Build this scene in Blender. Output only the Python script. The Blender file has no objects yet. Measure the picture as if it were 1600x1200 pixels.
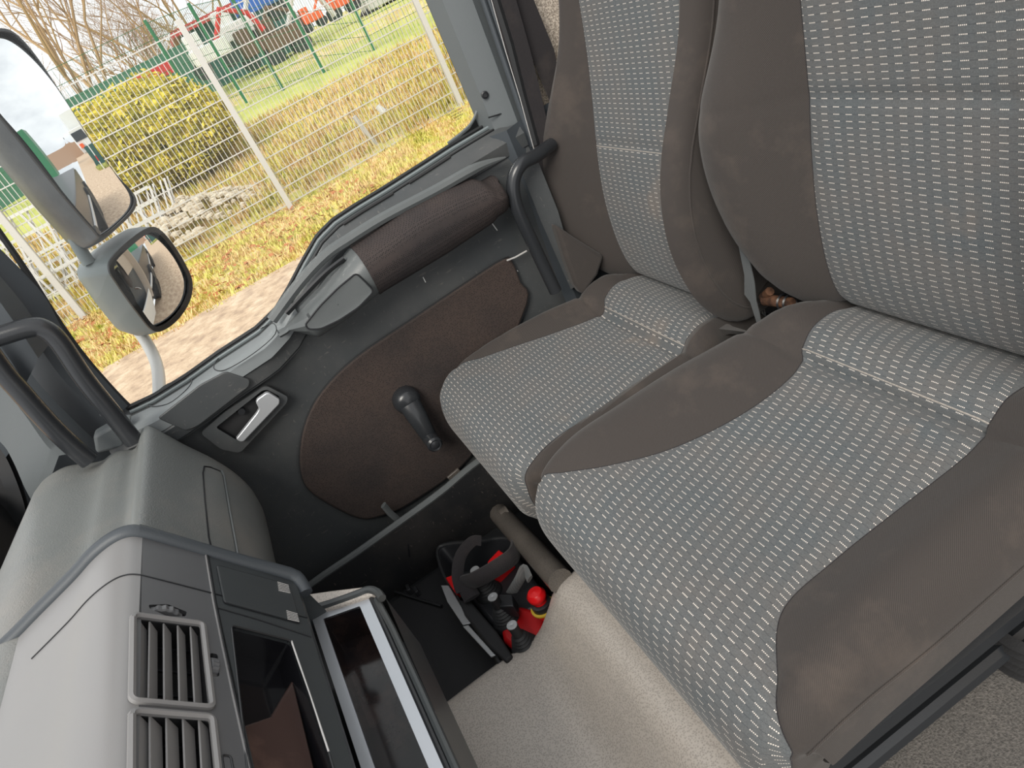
import bpy, bmesh, math, random
import numpy as np
from mathutils import Vector, Matrix
random.seed(7)
PI = math.pi
C = bpy.context.scene.collection

# ------------------------------------------------------------------ camera
F = 1130.0                                   # focal length in pixels of a 1600 px wide frame
_X = np.array([-530., -450., F]); _X /= np.linalg.norm(_X)
_N = np.array([898., 1781., F]); _N -= _N.dot(_X) * _X; _N /= np.linalg.norm(_N)
_Z = -_N; _Y = np.cross(_Z, _X)
M = np.array([_X, _Y, _Z])                   # world <- camera (right, down, forward)
cam_d = bpy.data.cameras.new('camera'); cam = bpy.data.objects.new('camera', cam_d); C.objects.link(cam)
cam_d.sensor_fit = 'HORIZONTAL'; cam_d.sensor_width = 36.0; cam_d.lens = F / 1600 * 36.0
cam_d.clip_start = 0.01; cam_d.clip_end = 400
R3 = Matrix(((M[0][0], -M[0][1], -M[0][2]), (M[1][0], -M[1][1], -M[1][2]), (M[2][0], -M[2][1], -M[2][2])))
cam.matrix_world = R3.to_4x4()
bpy.context.scene.camera = cam
# world frame: x to the passenger door, y to the front of the truck, z up; the camera at the origin, the yard 1.8 m below

def at(px, py, ax, val):
    d = M @ np.array([px - 800., py - 600., F]); return Vector(d * val / d[ax])
def on(px, py, p0, n):
    d = Vector(M @ np.array([px - 800., py - 600., F])); return d * (Vector(p0).dot(n) / d.dot(n))
def pts(ax, val, *l): return [at(a, b, ax, val) for a, b in l]

# ------------------------------------------------------------------ world and light
sc = bpy.context.scene
sc.view_settings.view_transform = 'Standard'; sc.view_settings.look = 'None'
sc.view_settings.exposure = 0.13; sc.view_settings.gamma = 1.0
w = bpy.data.worlds.new('sky'); sc.world = w; w.use_nodes = True
nt = w.node_tree; nt.nodes.clear()
out = nt.nodes.new('ShaderNodeOutputWorld'); bg = nt.nodes.new('ShaderNodeBackground')
tc = nt.nodes.new('ShaderNodeTexCoord'); nz = nt.nodes.new('ShaderNodeTexNoise'); cr = nt.nodes.new('ShaderNodeValToRGB')
mp = nt.nodes.new('ShaderNodeMapping'); mp.inputs['Scale'].default_value = (1, 1, 2.6)
nt.links.new(tc.outputs['Generated'], mp.inputs['Vector']); nt.links.new(mp.outputs['Vector'], nz.inputs['Vector'])
nz.inputs['Scale'].default_value = 2.6; nz.inputs['Detail'].default_value = 6; nz.inputs['Roughness'].default_value = .55
cr.color_ramp.elements[0].position = .36; cr.color_ramp.elements[0].color = (.66, .68, .71, 1)
cr.color_ramp.elements[1].position = .60; cr.color_ramp.elements[1].color = (1.0, 1.0, 1.0, 1)
nt.links.new(nz.outputs['Fac'], cr.inputs['Fac']); nt.links.new(cr.outputs['Color'], bg.inputs['Color'])
bg.inputs['Strength'].default_value = 1.2
nt.links.new(bg.outputs['Background'], out.inputs['Surface'])
sun_d = bpy.data.lights.new('sun', 'SUN'); sun = bpy.data.objects.new('sun', sun_d); C.objects.link(sun)
sun_d.energy = 2.6; sun_d.angle = math.radians(28); sun_d.color = (1, .95, .86)
sun.rotation_euler = Vector((-.62, .42, .64)).to_track_quat('Z', 'Y').to_euler()

# ------------------------------------------------------------------ materials
def lin(c):
    return tuple((v / 255 / 12.92 if v / 255 <= .04045 else ((v / 255 + .055) / 1.055) ** 2.4) for v in c) + (1,)
class NT:
    def __init__(s, name):
        s.m = bpy.data.materials.new(name); s.m.use_nodes = True; s.t = s.m.node_tree
        s.b = s.t.nodes['Principled BSDF']
    def n(s, t, **k):
        o = s.t.nodes.new('ShaderNode' + t)
        for a, v in k.items(): setattr(o, a, v)
        return o
    def l(s, a, b): s.t.links.new(a, b)
    def math(s, op, a, b=None):
        o = s.n('Math', operation=op)
        for i, v in enumerate((a, b)):
            if v is None: continue
            if isinstance(v, (int, float)): o.inputs[i].default_value = v
            else: s.l(v, o.inputs[i])
        return o.outputs[0]
    def mix(s, f, a, b):
        o = s.n('Mix', data_type='RGBA')
        for i, v in ((0, f), (6, a), (7, b)):
            if isinstance(v, (int, float, tuple)): o.inputs[i].default_value = v
            else: s.l(v, o.inputs[i])
        return o.outputs[2]
    def noise(s, scale, detail=4, rough=.55, coord='Object', stretch=None):
        tcn = s.n('TexCoord'); o = s.n('TexNoise'); src = tcn.outputs[coord]
        if stretch:
            mpn = s.n('Mapping'); mpn.inputs['Scale'].default_value = stretch; s.l(src, mpn.inputs['Vector']); src = mpn.outputs[0]
        s.l(src, o.inputs['Vector'])
        o.inputs['Scale'].default_value = scale; o.inputs['Detail'].default_value = detail; o.inputs['Roughness'].default_value = rough
        return o.outputs['Fac']
    def ramp(s, f, p0, p1, c0=(0, 0, 0, 1), c1=(1, 1, 1, 1)):
        o = s.n('ValToRGB'); e = o.color_ramp.elements
        e[0].position, e[1].position, e[0].color, e[1].color = p0, p1, c0, c1
        s.l(f, o.inputs[0]); return o.outputs[0]
    def bump(s, h, strength=.3, dist=.001):
        o = s.n('Bump'); o.inputs['Strength'].default_value = strength; o.inputs['Distance'].default_value = dist
        s.l(h, o.inputs['Height']); s.l(o.outputs[0], s.b.inputs['Normal'])
    def set(s, **k):
        for a, v in k.items():
            i = s.b.inputs[a.replace('_', ' ')]
            if isinstance(v, (int, float, tuple)): i.default_value = v
            else: s.l(v, i)
        return s.m

def plastic(name, c, rough=.5, grain=900, gs=.35, dirt=.0, dirtc=(150, 135, 120), scratch=0, spec=.5):
    s = NT(name); col = lin(c)
    if dirt:
        d = s.ramp(s.noise(5, 8, .65), .48, .75); col = s.mix(s.math('MULTIPLY', d, dirt), lin(c), lin(dirtc))
    if scratch:
        v = s.ramp(s.noise(9, 3, .7, stretch=(3, 3, 16)), .66, .70)
        v2 = s.ramp(s.noise(26, 2, .5, stretch=(2, 9, 3)), .69, .72)
        col = s.mix(s.math('MULTIPLY', s.math('MAXIMUM', v, v2), scratch), col, lin(dirtc))
    h = s.noise(grain, 2, .5)
    s.bump(h, gs, .0008)
    return s.set(Base_Color=col, Roughness=rough, Specular_IOR_Level=spec)

def fabric_dash(name, shift):
    """grey woven cover with rows of light dashes; UV in metres"""
    s = NT(name); t = s.n('TexCoord'); x = s.n('SeparateXYZ'); s.l(t.outputs['UV'], x.inputs[0])
    u = s.math('DIVIDE', x.outputs[0], .0182); v = s.math('DIVIDE', x.outputs[1], .0078)
    row = s.math('FLOOR', v); fv = s.math('SUBTRACT', v, row)
    us = s.math('SUBTRACT', u, s.math('MULTIPLY', row, shift)); fu = s.math('FRACT', s.math('ADD', us, 500.0))
    inrow = s.math('LESS_THAN', s.math('ABSOLUTE', s.math('SUBTRACT', fv, .5)), .072)
    dash = s.math('LESS_THAN', fu, .52)
    tick = s.math('GREATER_THAN', s.math('FRACT', s.math('MULTIPLY', fu, 9.6)), .38)
    fine = s.math('LESS_THAN', s.math('ABSOLUTE', s.math('SUBTRACT', fv, .5)), .05)
    d1 = s.math('MULTIPLY', s.math('MULTIPLY', inrow, dash), tick)
    d2 = s.math('MULTIPLY', s.math('MULTIPLY', fine, s.math('SUBTRACT', 1.0, dash)), s.math('GREATER_THAN', s.math('FRACT', s.math('MULTIPLY', fu, 14.0)), .5))
    n1 = s.noise(14, 5, .6); n2 = s.noise(700, 2, .6)
    base = s.mix(s.ramp(n1, .35, .7), lin((80, 85, 88)), lin((94, 91, 89)))
    base = s.mix(s.math('MULTIPLY', s.ramp(n2, .3, .7), .3), base, lin((130, 133, 134)))
    stain = s.ramp(s.noise(6.5, 3, .5), .66, .72)
    base = s.mix(s.math('MULTIPLY', stain, .35), base, lin((132, 118, 106)))
    base = s.mix(s.math('MULTIPLY', d2, .75), base, lin((46, 50, 58)))
    col = s.mix(s.math('MULTIPLY', d1, .85), base, lin((232, 222, 212)))
    s.bump(s.math('ADD', s.math('MULTIPLY', n2, .6), s.math('MULTIPLY', inrow, -.5)), .45, .0008)
    return s.set(Base_Color=col, Roughness=.9, Specular_IOR_Level=.2, Sheen_Weight=.15)

def fabric_plain(name, c, c2, scale=.0016, ang=.7, dirt=.25):
    s = NT(name); t = s.n('TexCoord'); x = s.n('SeparateXYZ'); s.l(t.outputs['UV'], x.inputs[0])
    a = s.math('ADD', s.math('MULTIPLY', x.outputs[0], math.cos(ang)), s.math('MULTIPLY', x.outputs[1], math.sin(ang)))
    wv = s.math('SINE', s.math('MULTIPLY', a, 2 * PI / scale))
    wv = s.math('ADD', s.math('MULTIPLY', wv, .5), .5)
    n2 = s.noise(900, 2, .6); n1 = s.noise(9, 6, .65)
    col = s.mix(s.math('MULTIPLY', wv, .5), lin(c), lin(c2))
    col = s.mix(s.math('MULTIPLY', s.ramp(n1, .52, .8), dirt), col, lin((150, 132, 118)))
    s.bump(s.math('ADD', wv, n2), .35, .0006)
    return s.set(Base_Color=col, Roughness=.92, Specular_IOR_Level=.2, Sheen_Weight=.12)

def mesh_cloth(name, c, c2):
    """dark spacer fabric with small brown dots, on the door"""
    s = NT(name); t = s.n('TexCoord'); mpn = s.n('Mapping'); mpn.inputs['Rotation'].default_value = (0.6, 0, 0)
    s.l(t.outputs['Object'], mpn.inputs[0]); v = s.n('TexVoronoi'); v.inputs['Scale'].default_value = 330; v.inputs['Randomness'].default_value = .25
    s.l(mpn.outputs[0], v.inputs['Vector'])
    d = s.ramp(v.outputs['Distance'], .28, .42, (1, 1, 1, 1), (0, 0, 0, 1))
    n1 = s.ramp(s.noise(6, 6, .6), .4, .7)
    cc = s.mix(n1, lin(c2), lin((c2[0] * .75, c2[1] * .8, c2[2] * .85)))
    s.bump(d, -.6, .001)
    return s.set(Base_Color=s.mix(d, cc, lin(c)), Roughness=.8, Specular_IOR_Level=.3)

def metal(name, c, rough=.3, met=1.0, noisec=None, ns=20):
    s = NT(name); col = lin(c)
    if noisec: col = s.mix(s.ramp(s.noise(ns, 6, .6), .4, .62), lin(c), lin(noisec))
    return s.set(Base_Color=col, Roughness=rough, Metallic=met)

def leather(name, c, c2, scale=260, dirt=.3):
    s = NT(name); t = s.n('TexCoord'); v = s.n('TexVoronoi'); v.inputs['Scale'].default_value = scale
    nn = s.n('TexNoise'); nn.inputs['Scale'].default_value = 60
    s.l(t.outputs['Object'], v.inputs['Vector'])
    d = s.ramp(v.outputs['Distance'], .15, .6)
    col = s.mix(s.math('MULTIPLY', d, .55), lin(c2), lin(c))
    col = s.mix(s.math('MULTIPLY', s.ramp(s.noise(7, 6, .65), .45, .75), dirt), col, lin((196, 184, 172)))
    s.bump(d, -1.0, .0022)
    return s.set(Base_Color=col, Roughness=.36)

def glassy(name, tint=(1, 1, 1, 1), rough=0.0, fres=1.45):
    s = NT(name); t = s.t; tr = s.n('BsdfTransparent'); gl = s.n('BsdfGlossy'); gl.inputs['Roughness'].default_value = rough
    fr = s.n('Fresnel'); fr.inputs['IOR'].default_value = fres; mx = s.n('MixShader'); tr.inputs['Color'].default_value = tint
    s.l(s.math('MULTIPLY', fr.outputs[0], .6), mx.inputs[0]); s.l(tr.outputs[0], mx.inputs[1]); s.l(gl.outputs[0], mx.inputs[2])
    s.l(mx.outputs[0], t.nodes['Material Output'].inputs['Surface']); return s.m

MT = {}
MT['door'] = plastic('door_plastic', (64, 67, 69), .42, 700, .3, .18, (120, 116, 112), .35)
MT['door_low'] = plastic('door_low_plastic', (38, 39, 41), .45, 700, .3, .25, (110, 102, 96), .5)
MT['door_lite'] = plastic('door_light_plastic', (90, 94, 95), .4, 700, .3, .12, (140, 138, 134))
MT['sill'] = plastic('sill_plastic', (124, 129, 131), .45, 900, .3)
MT['pillar'] = plastic('pillar_plastic', (96, 101, 103), .5, 900, .4)
MT['pillar_dark'] = plastic('pillar_dark_plastic', (66, 71, 76), .45, 900, .3)
MT['dash'] = plastic('dash_plastic', (114, 117, 116), .4, 420, .7, .45, (150, 142, 134), .12)
MT['console'] = plastic('console_plastic', (132, 131, 131), .34, 1200, .15, .15, (150, 146, 142))
MT['console_shaded'] = plastic('console_shaded_plastic', (92, 93, 95), .38, 1200, .15, .2, (120, 114, 108))  # console plastic again, with the vent face's shade put into a darker colour
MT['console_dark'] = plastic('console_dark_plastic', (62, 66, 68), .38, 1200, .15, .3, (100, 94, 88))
MT['black'] = plastic('black_plastic', (34, 35, 38), .35, 900, .12)
MT['black_matte'] = plastic('black_matte', (26, 26, 28), .7, 500, .3)
MT['rubber'] = plastic('rubber', (30, 31, 33), .6, 600, .2)
MT['rail'] = plastic('grab_rail_coat', (42, 44, 47), .25, 500, .1)
MT['gloss'] = plastic('gloss_black', (22, 22, 25), .12, 50, .0, .6, (92, 70, 62))  # brown blotches are a reflection painted into the black gloss
MT['gloss_brown'] = plastic('gloss_brown_reflection', (70, 54, 50), .22, 60, .02, .8, (128, 100, 88))  # brown reflection inside the tray, painted as colour
MT['silver'] = metal('silver_paint', (188, 192, 198), .35, .6)
MT['handle'] = metal('handle_metal', (205, 208, 212), .28, .55)
MT['steel'] = metal('steel', (176, 178, 180), .4, .6)
MT['galv'] = metal('galvanised', (206, 204, 202), .5, .2)
MT['rust'] = metal('rusty_steel', (128, 92, 70), .7, .3, (70, 52, 44), 60)
MT['fab_seat'] = fabric_dash('seat_cloth_dash', -.14)
MT['fab_back'] = fabric_dash('back_cloth_dash', .03)
MT['fab_dark'] = fabric_plain('dark_cloth', (58, 54, 52), (84, 78, 75), dirt=.16)
MT['webbing'] = fabric_plain('webbing', (42, 40, 42), (58, 54, 55), .002, .2, .1)
MT['webbing_grey'] = fabric_plain('webbing_grey', (86, 90, 92), (104, 106, 106), .003, .2, .3)
MT['mesh'] = mesh_cloth('door_cloth', (26, 24, 25), (66, 56, 52))
MT['mesh2'] = mesh_cloth('armrest_cloth', (28, 26, 27), (64, 56, 54))
MT['tunnel'] = leather('tunnel_vinyl', (206, 198, 189), (150, 143, 136), 400)
MT['beam'] = leather('grey_base_cover', (104, 98, 92), (66, 62, 58), 500, .1)
s = NT('carpet'); n_ = s.noise(420, 3, .7); s.bump(n_, .8, .003)
MT['carpet'] = s.set(Base_Color=s.mix(s.ramp(n_, .3, .7), lin((70, 68, 66)), s.mix(s.ramp(s.noise(9, 5, .6), .4, .7), lin((118, 114, 110)), lin((136, 130, 124)))), Roughness=1.0)
s = NT('headliner'); n_ = s.noise(330, 2, .7); s.bump(n_, .5, .003)
MT['beige'] = s.set(Base_Color=s.mix(s.ramp(n_, .4, .62), lin((150, 138, 126)), lin((224, 212, 198))), Roughness=1.0)
MT['red'] = plastic('red_plastic', (205, 22, 26), .3, 300, .05)
MT['red_dark'] = plastic('red_box_plastic', (168, 16, 20), .4, 300, .1)
MT['yellow'] = plastic('yellow_label', (190, 160, 50), .4, 300, .0)
MT['mirror_glass'] = metal('mirror_silver', (238, 240, 242), .01)
MT['mirror_shell'] = plastic('mirror_shell', (112, 120, 122), .45, 800, .3)
MT['mirror_back'] = plastic('mirror_dark_shell', (70, 73, 76), .3, 300, .2, .5, (120, 122, 124))
MT['glass'] = glassy('window_glass', (.97, .985, .98, 1))
MT['white_paint'] = plastic('white_paint', (225, 225, 222), .3, 100, .02)
MT['orange'] = plastic('orange_paint', (236, 96, 40), .4, 100, .05)
MT['blue'] = plastic('blue_paint', (40, 96, 190), .4, 100, .05)
MT['green_paint'] = plastic('green_paint', (36, 110, 70), .45, 100, .05)
MT['green_wall'] = plastic('green_screen', (70, 120, 100), .8, 40, .3, .3, (110, 140, 120))
MT['dkgreen'] = plastic('dark_green_wall', (38, 84, 80), .7, 40, .3)
MT['roof_red'] = plastic('red_roof', (196, 48, 46), .5, 60, .1)
MT['darkglass'] = plastic('dark_cab_glass', (44, 50, 54), .1, 50, .0)
def bark(name, a, b):
    s = NT(name); n = s.noise(30, 6, .6); return s.set(Base_Color=s.mix(n, lin(a), lin(b)), Roughness=.9)
MT['bark'] = bark('bark', (150, 118, 84), (190, 160, 120))
MT['twig'] = bark('twig', (142, 112, 92), (188, 156, 130))
def leafm(name, cols, sc_=8):
    s = NT(name); n = s.noise(sc_, 5, .7); r = s.n('ValToRGB'); e = r.color_ramp.elements
    e[0].position = .32; e[0].color = lin(cols[0]); e[1].position = .68; e[1].color = lin(cols[-1])
    for i, c in enumerate(cols[1:-1]):
        q = e.new(.32 + .36 * (i + 1) / (len(cols) - 1)); q.color = lin(c)
    s.l(n, r.inputs[0]); s.bump(n, .5, .05)
    return s.set(Base_Color=r.outputs[0], Roughness=.95, Specular_IOR_Level=.1)
MT['hedge'] = leafm('hedge_leaf', [(104, 104, 44), (158, 150, 56), (210, 192, 76), (240, 218, 104)], 6)
MT['ground'] = leafm('rough_grass', [(150, 134, 84), (204, 178, 128), (196, 192, 104), (222, 196, 156), (232, 220, 136)], 2.6)
MT['grass'] = leafm('grass_blade', [(164, 166, 74), (222, 212, 118), (222, 186, 138), (240, 226, 156)], 3)
MT['lawn'] = leafm('lawn', [(166, 172, 96), (188, 190, 108), (204, 200, 124)], 1.2)
MT['gravel'] = leafm('gravel_dirt', [(176, 152, 132), (206, 180, 154), (226, 204, 178)], 7)
MT['stone'] = leafm('pale_rubble', [(176, 160, 138), (214, 200, 178), (236, 226, 208)], 9)
MT['deadleaf'] = leafm('dead_leaf', [(150, 96, 60), (186, 120, 78), (206, 150, 110)], 20)

# ------------------------------------------------------------------ building helpers
def setp(o, label=None, cat=None, group=None, kind=None):
    if label: o['label'] = label
    if cat: o['category'] = cat
    if group: o['group'] = group
    if kind: o['kind'] = kind
    return o
def thing(name, label, cat, loc, group=None, kind=None):
    o = bpy.data.objects.new(name, None); C.objects.link(o); o.location = Vector(loc); o.empty_display_size = .05
    return setp(o, label, cat, group, kind)
class MB:
    def __init__(s): s.v = []; s.f = []; s.uv = []
    def add(s, V, Fc, uv=None):
        b = len(s.v); s.v += [Vector(p) for p in V]; s.f += [tuple(i + b for i in q) for q in Fc]
        s.uv += list(uv) if uv is not None else [(p[0] + p[1] * .3, p[1] * .7 + p[2]) for p in V]
        return s
    def grid(s, rows, uv=None, closed=False, flip=False):
        n = len(rows[0]); V = [p for r in rows for p in r]; Fc = []
        for i in range(len(rows) - 1):
            for j in range(n - (0 if closed else 1)):
                q = (i * n + j, i * n + (j + 1) % n, (i + 1) * n + (j + 1) % n, (i + 1) * n + j)
                Fc.append(q[::-1] if flip else q)
        return s.add(V, Fc, uv)
    def box(s, c, d, rot=None):
        c = Vector(c); d = Vector(d) / 2; P = []
        for x in (-1, 1):
            for y in (-1, 1):
                for z in (-1, 1):
                    q = Vector((x * d.x, y * d.y, z * d.z)); P.append(c + (rot @ q if rot else q))
        return s.add(P, [(0, 1, 3, 2), (4, 6, 7, 5), (0, 4, 5, 1), (2, 3, 7, 6), (0, 2, 6, 4), (1, 5, 7, 3)])
    def tube(s, P, r, seg=10, caps=True, flat=1.0, up=None):
        P = [Vector(p) for p in P]; rows = []; t0 = None; nrm = None
        for i, p in enumerate(P):
            t = (P[min(i + 1, len(P) - 1)] - P[max(i - 1, 0)])
            if t.length < 1e-9: t = Vector((0, 0, 1))
            t.normalize()
            if nrm is None:
                nrm = Vector(up) if up else t.orthogonal()
                nrm = (nrm - t * nrm.dot(t)).normalized()
            else:
                nrm = (nrm - t * nrm.dot(t)).normalized()
            b = t.cross(nrm); rr = r[i] if isinstance(r, (list, tuple)) else r
            rows.append([p + nrm * math.cos(a) * rr * flat + b * math.sin(a) * rr for a in [2 * PI * k / seg for k in range(seg)]])
        s.grid(rows, closed=True)
        if caps:
            b0 = len(s.v) - len(rows) * seg
            s.f.append(tuple(b0 + k for k in range(seg))[::-1]); s.f.append(tuple(len(s.v) - seg + k for k in range(seg)))
        return s
    def prism(s, poly, n, t):
        """polygon (3D points) extruded by t along n"""
        n = Vector(n).normalized(); A = [Vector(p) for p in poly]; B = [p + n * t for p in A]; k = len(A)
        return s.add(A + B, [tuple(range(k))[::-1], tuple(range(k, 2 * k))] + [(i, (i + 1) % k, k + (i + 1) % k, k + i) for i in range(k)])
    def lathe(s, c, ax, prof, seg=20):
        """prof: list of (radius, height along axis)"""
        ax = Vector(ax).normalized(); a = ax.orthogonal().normalized(); b = ax.cross(a); c = Vector(c)
        rows = [[c + ax * h + (a * math.cos(2 * PI * k / seg) + b * math.sin(2 * PI * k / seg)) * max(r, 1e-4) for k in range(seg)] for r, h in prof]
        return s.grid(rows, closed=True)
    def ball(s, c, r, n=10, jit=0):
        c = Vector(c); r = Vector(r) if not isinstance(r, (int, float)) else Vector((r, r, r)); rows = []
        for i in range(n + 1):
            th = PI * i / n; row = []
            for j in range(n * 2):
                ph = PI * j / n; k = 1 + (random.uniform(-jit, jit) if 0 < i < n else 0)
                row.append(c + Vector((math.sin(th) * math.cos(ph) * r.x, math.sin(th) * math.sin(ph) * r.y, math.cos(th) * r.z)) * k)
            rows.append(row)
        return s.grid(rows, closed=True)
    def done(s, name, mat, parent=None, smooth=True, bevel=0, label=None, cat=None, group=None, kind=None, sub=0, recalc=True, angle=40):
        me = bpy.data.meshes.new(name); vs = s.v; org = Vector((0, 0, 0))
        if parent is None:
            lo = [min(p[i] for p in vs) for i in range(3)]; hi = [max(p[i] for p in vs) for i in range(3)]
            org = Vector(((lo[0] + hi[0]) / 2, (lo[1] + hi[1]) / 2, lo[2])); vs = [p - org for p in vs]
        me.from_pydata([tuple(p) for p in vs], [], s.f)
        ul = me.uv_layers.new(name='uv'); 
        for lp in me.loops: ul.data[lp.index].uv = s.uv[lp.vertex_index]
        if recalc:
            bm = bmesh.new(); bm.from_mesh(me); bmesh.ops.recalc_face_normals(bm, faces=bm.faces); bm.to_mesh(me); bm.free()
        me.materials.append(mat if not isinstance(mat, str) else MT[mat])
        o = bpy.data.objects.new(name, me); C.objects.link(o); o.location = org
        if parent is not None:
            o.parent = parent; r = parent
            while r.parent is not None: r = r.parent
            o.matrix_parent_inverse = Matrix.Translation(-r.location) if parent is r else Matrix.Identity(4)
        if bevel:
            b = o.modifiers.new('bevel', 'BEVEL'); b.width = bevel; b.segments = 3; b.limit_method = 'ANGLE'; b.angle_limit = math.radians(35)
        if sub:
            b = o.modifiers.new('sub', 'SUBSURF'); b.levels = sub; b.render_levels = sub
        if smooth:
            me.polygons.foreach_set('use_smooth', [True] * len(me.polygons))
            try: me.set_sharp_from_angle(angle=math.radians(angle))
            except Exception: pass
        return setp(o, label, cat, group, kind)
def smooth_path(P, n=8, closed=False):
    P = [Vector(p) for p in P]; L = len(P); out_ = []
    for i in range(L if closed else L - 1):
        g = (lambda k: P[k % L]) if closed else (lambda k: P[max(0, min(L - 1, k))])
        p0, p1, p2, p3 = g(i - 1), g(i), g(i + 1), g(i + 2)
        for k in range(n):
            t = k / n
            out_.append(.5 * ((2 * p1) + (p2 - p0) * t + (2 * p0 - 5 * p1 + 4 * p2 - p3) * t * t + (3 * p1 - p0 - 3 * p2 + p3) * t ** 3))
    if not closed: out_.append(P[-1])
    return out_
def round_poly(P, r, n=5):
    """round the corners of a 3D planar polygon"""
    P = [Vector(p) for p in P]; L = len(P); o = []
    for i in range(L):
        a, b, c = P[i - 1], P[i], P[(i + 1) % L]; rr = min(r, (a - b).length * .45, (c - b).length * .45)
        s0 = b + (a - b).normalized() * rr; s1 = b + (c - b).normalized() * rr
        for k in range(n + 1):
            t = k / n; o.append(s0 * (1 - t) ** 2 + b * 2 * t * (1 - t) + s1 * t * t)
    return o
def plate(pix, p0, n, t, rnd=0, lift=0):
    n = Vector(n).normalized(); P = [on(a, b, p0, n) for a, b in pix]
    if rnd: P = round_poly(P, rnd)
    return [p + n * lift for p in P]
def shrink(P, d):
    c = sum(P, Vector()) / len(P); return [p + (c - p).normalized() * d for p in P]
def holed(mb, outer, holes, n, t):
    """plate with holes, thickness t against n"""
    bm = bmesh.new(); n = Vector(n).normalized(); E_ = []
    for loop in [outer] + holes:
        vs = [bm.verts.new(p) for p in loop]
        E_ += [bm.edges.new((vs[i], vs[(i + 1) % len(vs)])) for i in range(len(vs))]
    bmesh.ops.triangle_fill(bm, use_beauty=True, use_dissolve=False, edges=E_, normal=n)
    bm.verts.index_update()
    V = [v.co.copy() for v in bm.verts]; Fc = [tuple(v.index for v in f.verts) for f in bm.faces]; bm.free()
    mb.add(V, Fc); mb.add([p - n * t for p in V], [f[::-1] for f in Fc])
    for loop in [outer] + holes:
        mb.grid([list(loop), [p - n * t for p in loop]], closed=True)
    return mb
def interp(xs, ys):
    def f(x):
        if x <= xs[0]: return ys[0]
        for i in range(len(xs) - 1):
            if x <= xs[i + 1]:
                t = (x - xs[i]) / (xs[i + 1] - xs[i]); return ys[i] + (ys[i + 1] - ys[i]) * t
        return ys[-1]
    return f
def sstep(a, b, x):
    t = max(0, min(1, (x - a) / (b - a) if abs(b - a) > 1e-9 else (x > a) * 1.0)); return t * t * (3 - 2 * t)

# ================================================================== CAB
XD = 1.285                                    # inner face of the door
# ---- window line of the door: (y, z) of the lower edge of the glass
wl = pts(0, 1.345, (190, 640), (206, 634), (240, 618), (290, 587), (340, 551), (400, 512), (430, 483), (450, 450), (472, 408), (495, 368), (520, 343), (555, 320), (600, 293), (660, 255), (700, 229), (735, 208), (762, 192))
wy = [p.y for p in wl][::-1]; wz = [p.z for p in wl][::-1]
wfun = interp(wy, wz)

door = thing('door_1', 'dark grey passenger door with armrest, cloth inserts and storage pocket below the side window', 'door', (1.30, 0, -1.0), kind='structure')
ys = [(-.50 + .90 * i / 90) for i in range(91)]
mb = MB(); rows = []
ledge = interp([-.5, -.1, .02, .12, .3, .4], [.0, .0, .012, .032, .038, .038])
for y in ys:
    z = wfun(y); L = ledge(y); za = -.345
    pr = [(1.352, z + .002), (1.345, z - .004), (1.318, z - .009), (1.312, z - .013), (1.308, z - .010), (1.300 - L * .6, z - .014), (1.290 - L, z - .022), (1.281 - L, z - .034),
          (1.284 - L, z - .058), (1.288 - L * .95, (z + za) / 2 - .012), (1.284 - L * .9, za - .0), (1.282 - L * .7, -.40), (XD - L * .55, -.46), (XD + .002 - L * .3, -.52), (XD + .006, -.62), (XD + .006, -.75), (XD + .004, -.86), (XD + .002, -1.0)]
    zs = [pr[0][1]] + [0] * (len(pr) - 1)
    for i in range(1, len(pr)): zs[i] = min(pr[i][1], zs[i - 1] - .002) if i > 5 else pr[i][1]
    rows.append([Vector((pr[i][0], y, zs[i])) for i in range(len(pr))])
mb.grid(rows); mb.done('door_panel', 'door', door)
# window channel strips
def sill_line(x, dz, r, y0, y1, name, mat, fl=1):
    P = [Vector((x, y0 + (y1 - y0) * i / 60, wfun(y0 + (y1 - y0) * i / 60) + dz)) for i in range(61)]
    return MB().tube(P, r, 6, flat=fl).done(name, mat, door)
sill_line(1.342, .000, .0028, -.46, .36, 'window_seal', 'rubber')
sill_line(1.328, -.004, .0035, -.46, .355, 'sill_strip', 'mirror_shell')
sill_line(1.314, -.009, .0022, -.46, .35, 'sill_groove', 'rubber')
for a, b in ((-.36, -.27), (-.235, -.13), (-.06, .02), (.06, .13), (.19, .25)):
    sill_line(1.306, -.009, .0022, a, b, 'defroster_slot', 'black_matte')
# lower door part, overlapping pocket
def dpl(pix, x, t, rnd, name, mat, par=None, lift=0, bev=.002, n=(-1, 0, 0), **k):
    P = plate(pix, (x, 0, 0), n, 0, rnd, lift)
    return MB().prism(P, n, t).done(name, mat, par or door, bevel=bev, **k)
# cloth insert (large, lower)
cl = [(786, 404), (800, 410), (812, 440), (822, 475), (760, 620), (735, 712), (640, 785), (590, 806), (560, 808), (520, 790), (484, 766), (470, 740), (468, 700), (479, 652), (505, 607), (555, 558), (640, 500), (720, 446)]
P = smooth_path(plate(cl, (XD - .002, 0, 0), (-1, 0, 0), 0), 4, True)
MB().prism([p + Vector((.004, 0, 0)) for p in P], (-1, 0, 0), .010).done('cloth_insert', 'mesh', door, bevel=.004)
MB().tube([p + Vector((-.003, 0, 0)) for p in P] + [P[0] + Vector((-.003, 0, 0))], .0016, 5).done('insert_seam', 'black_matte', door)
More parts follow.
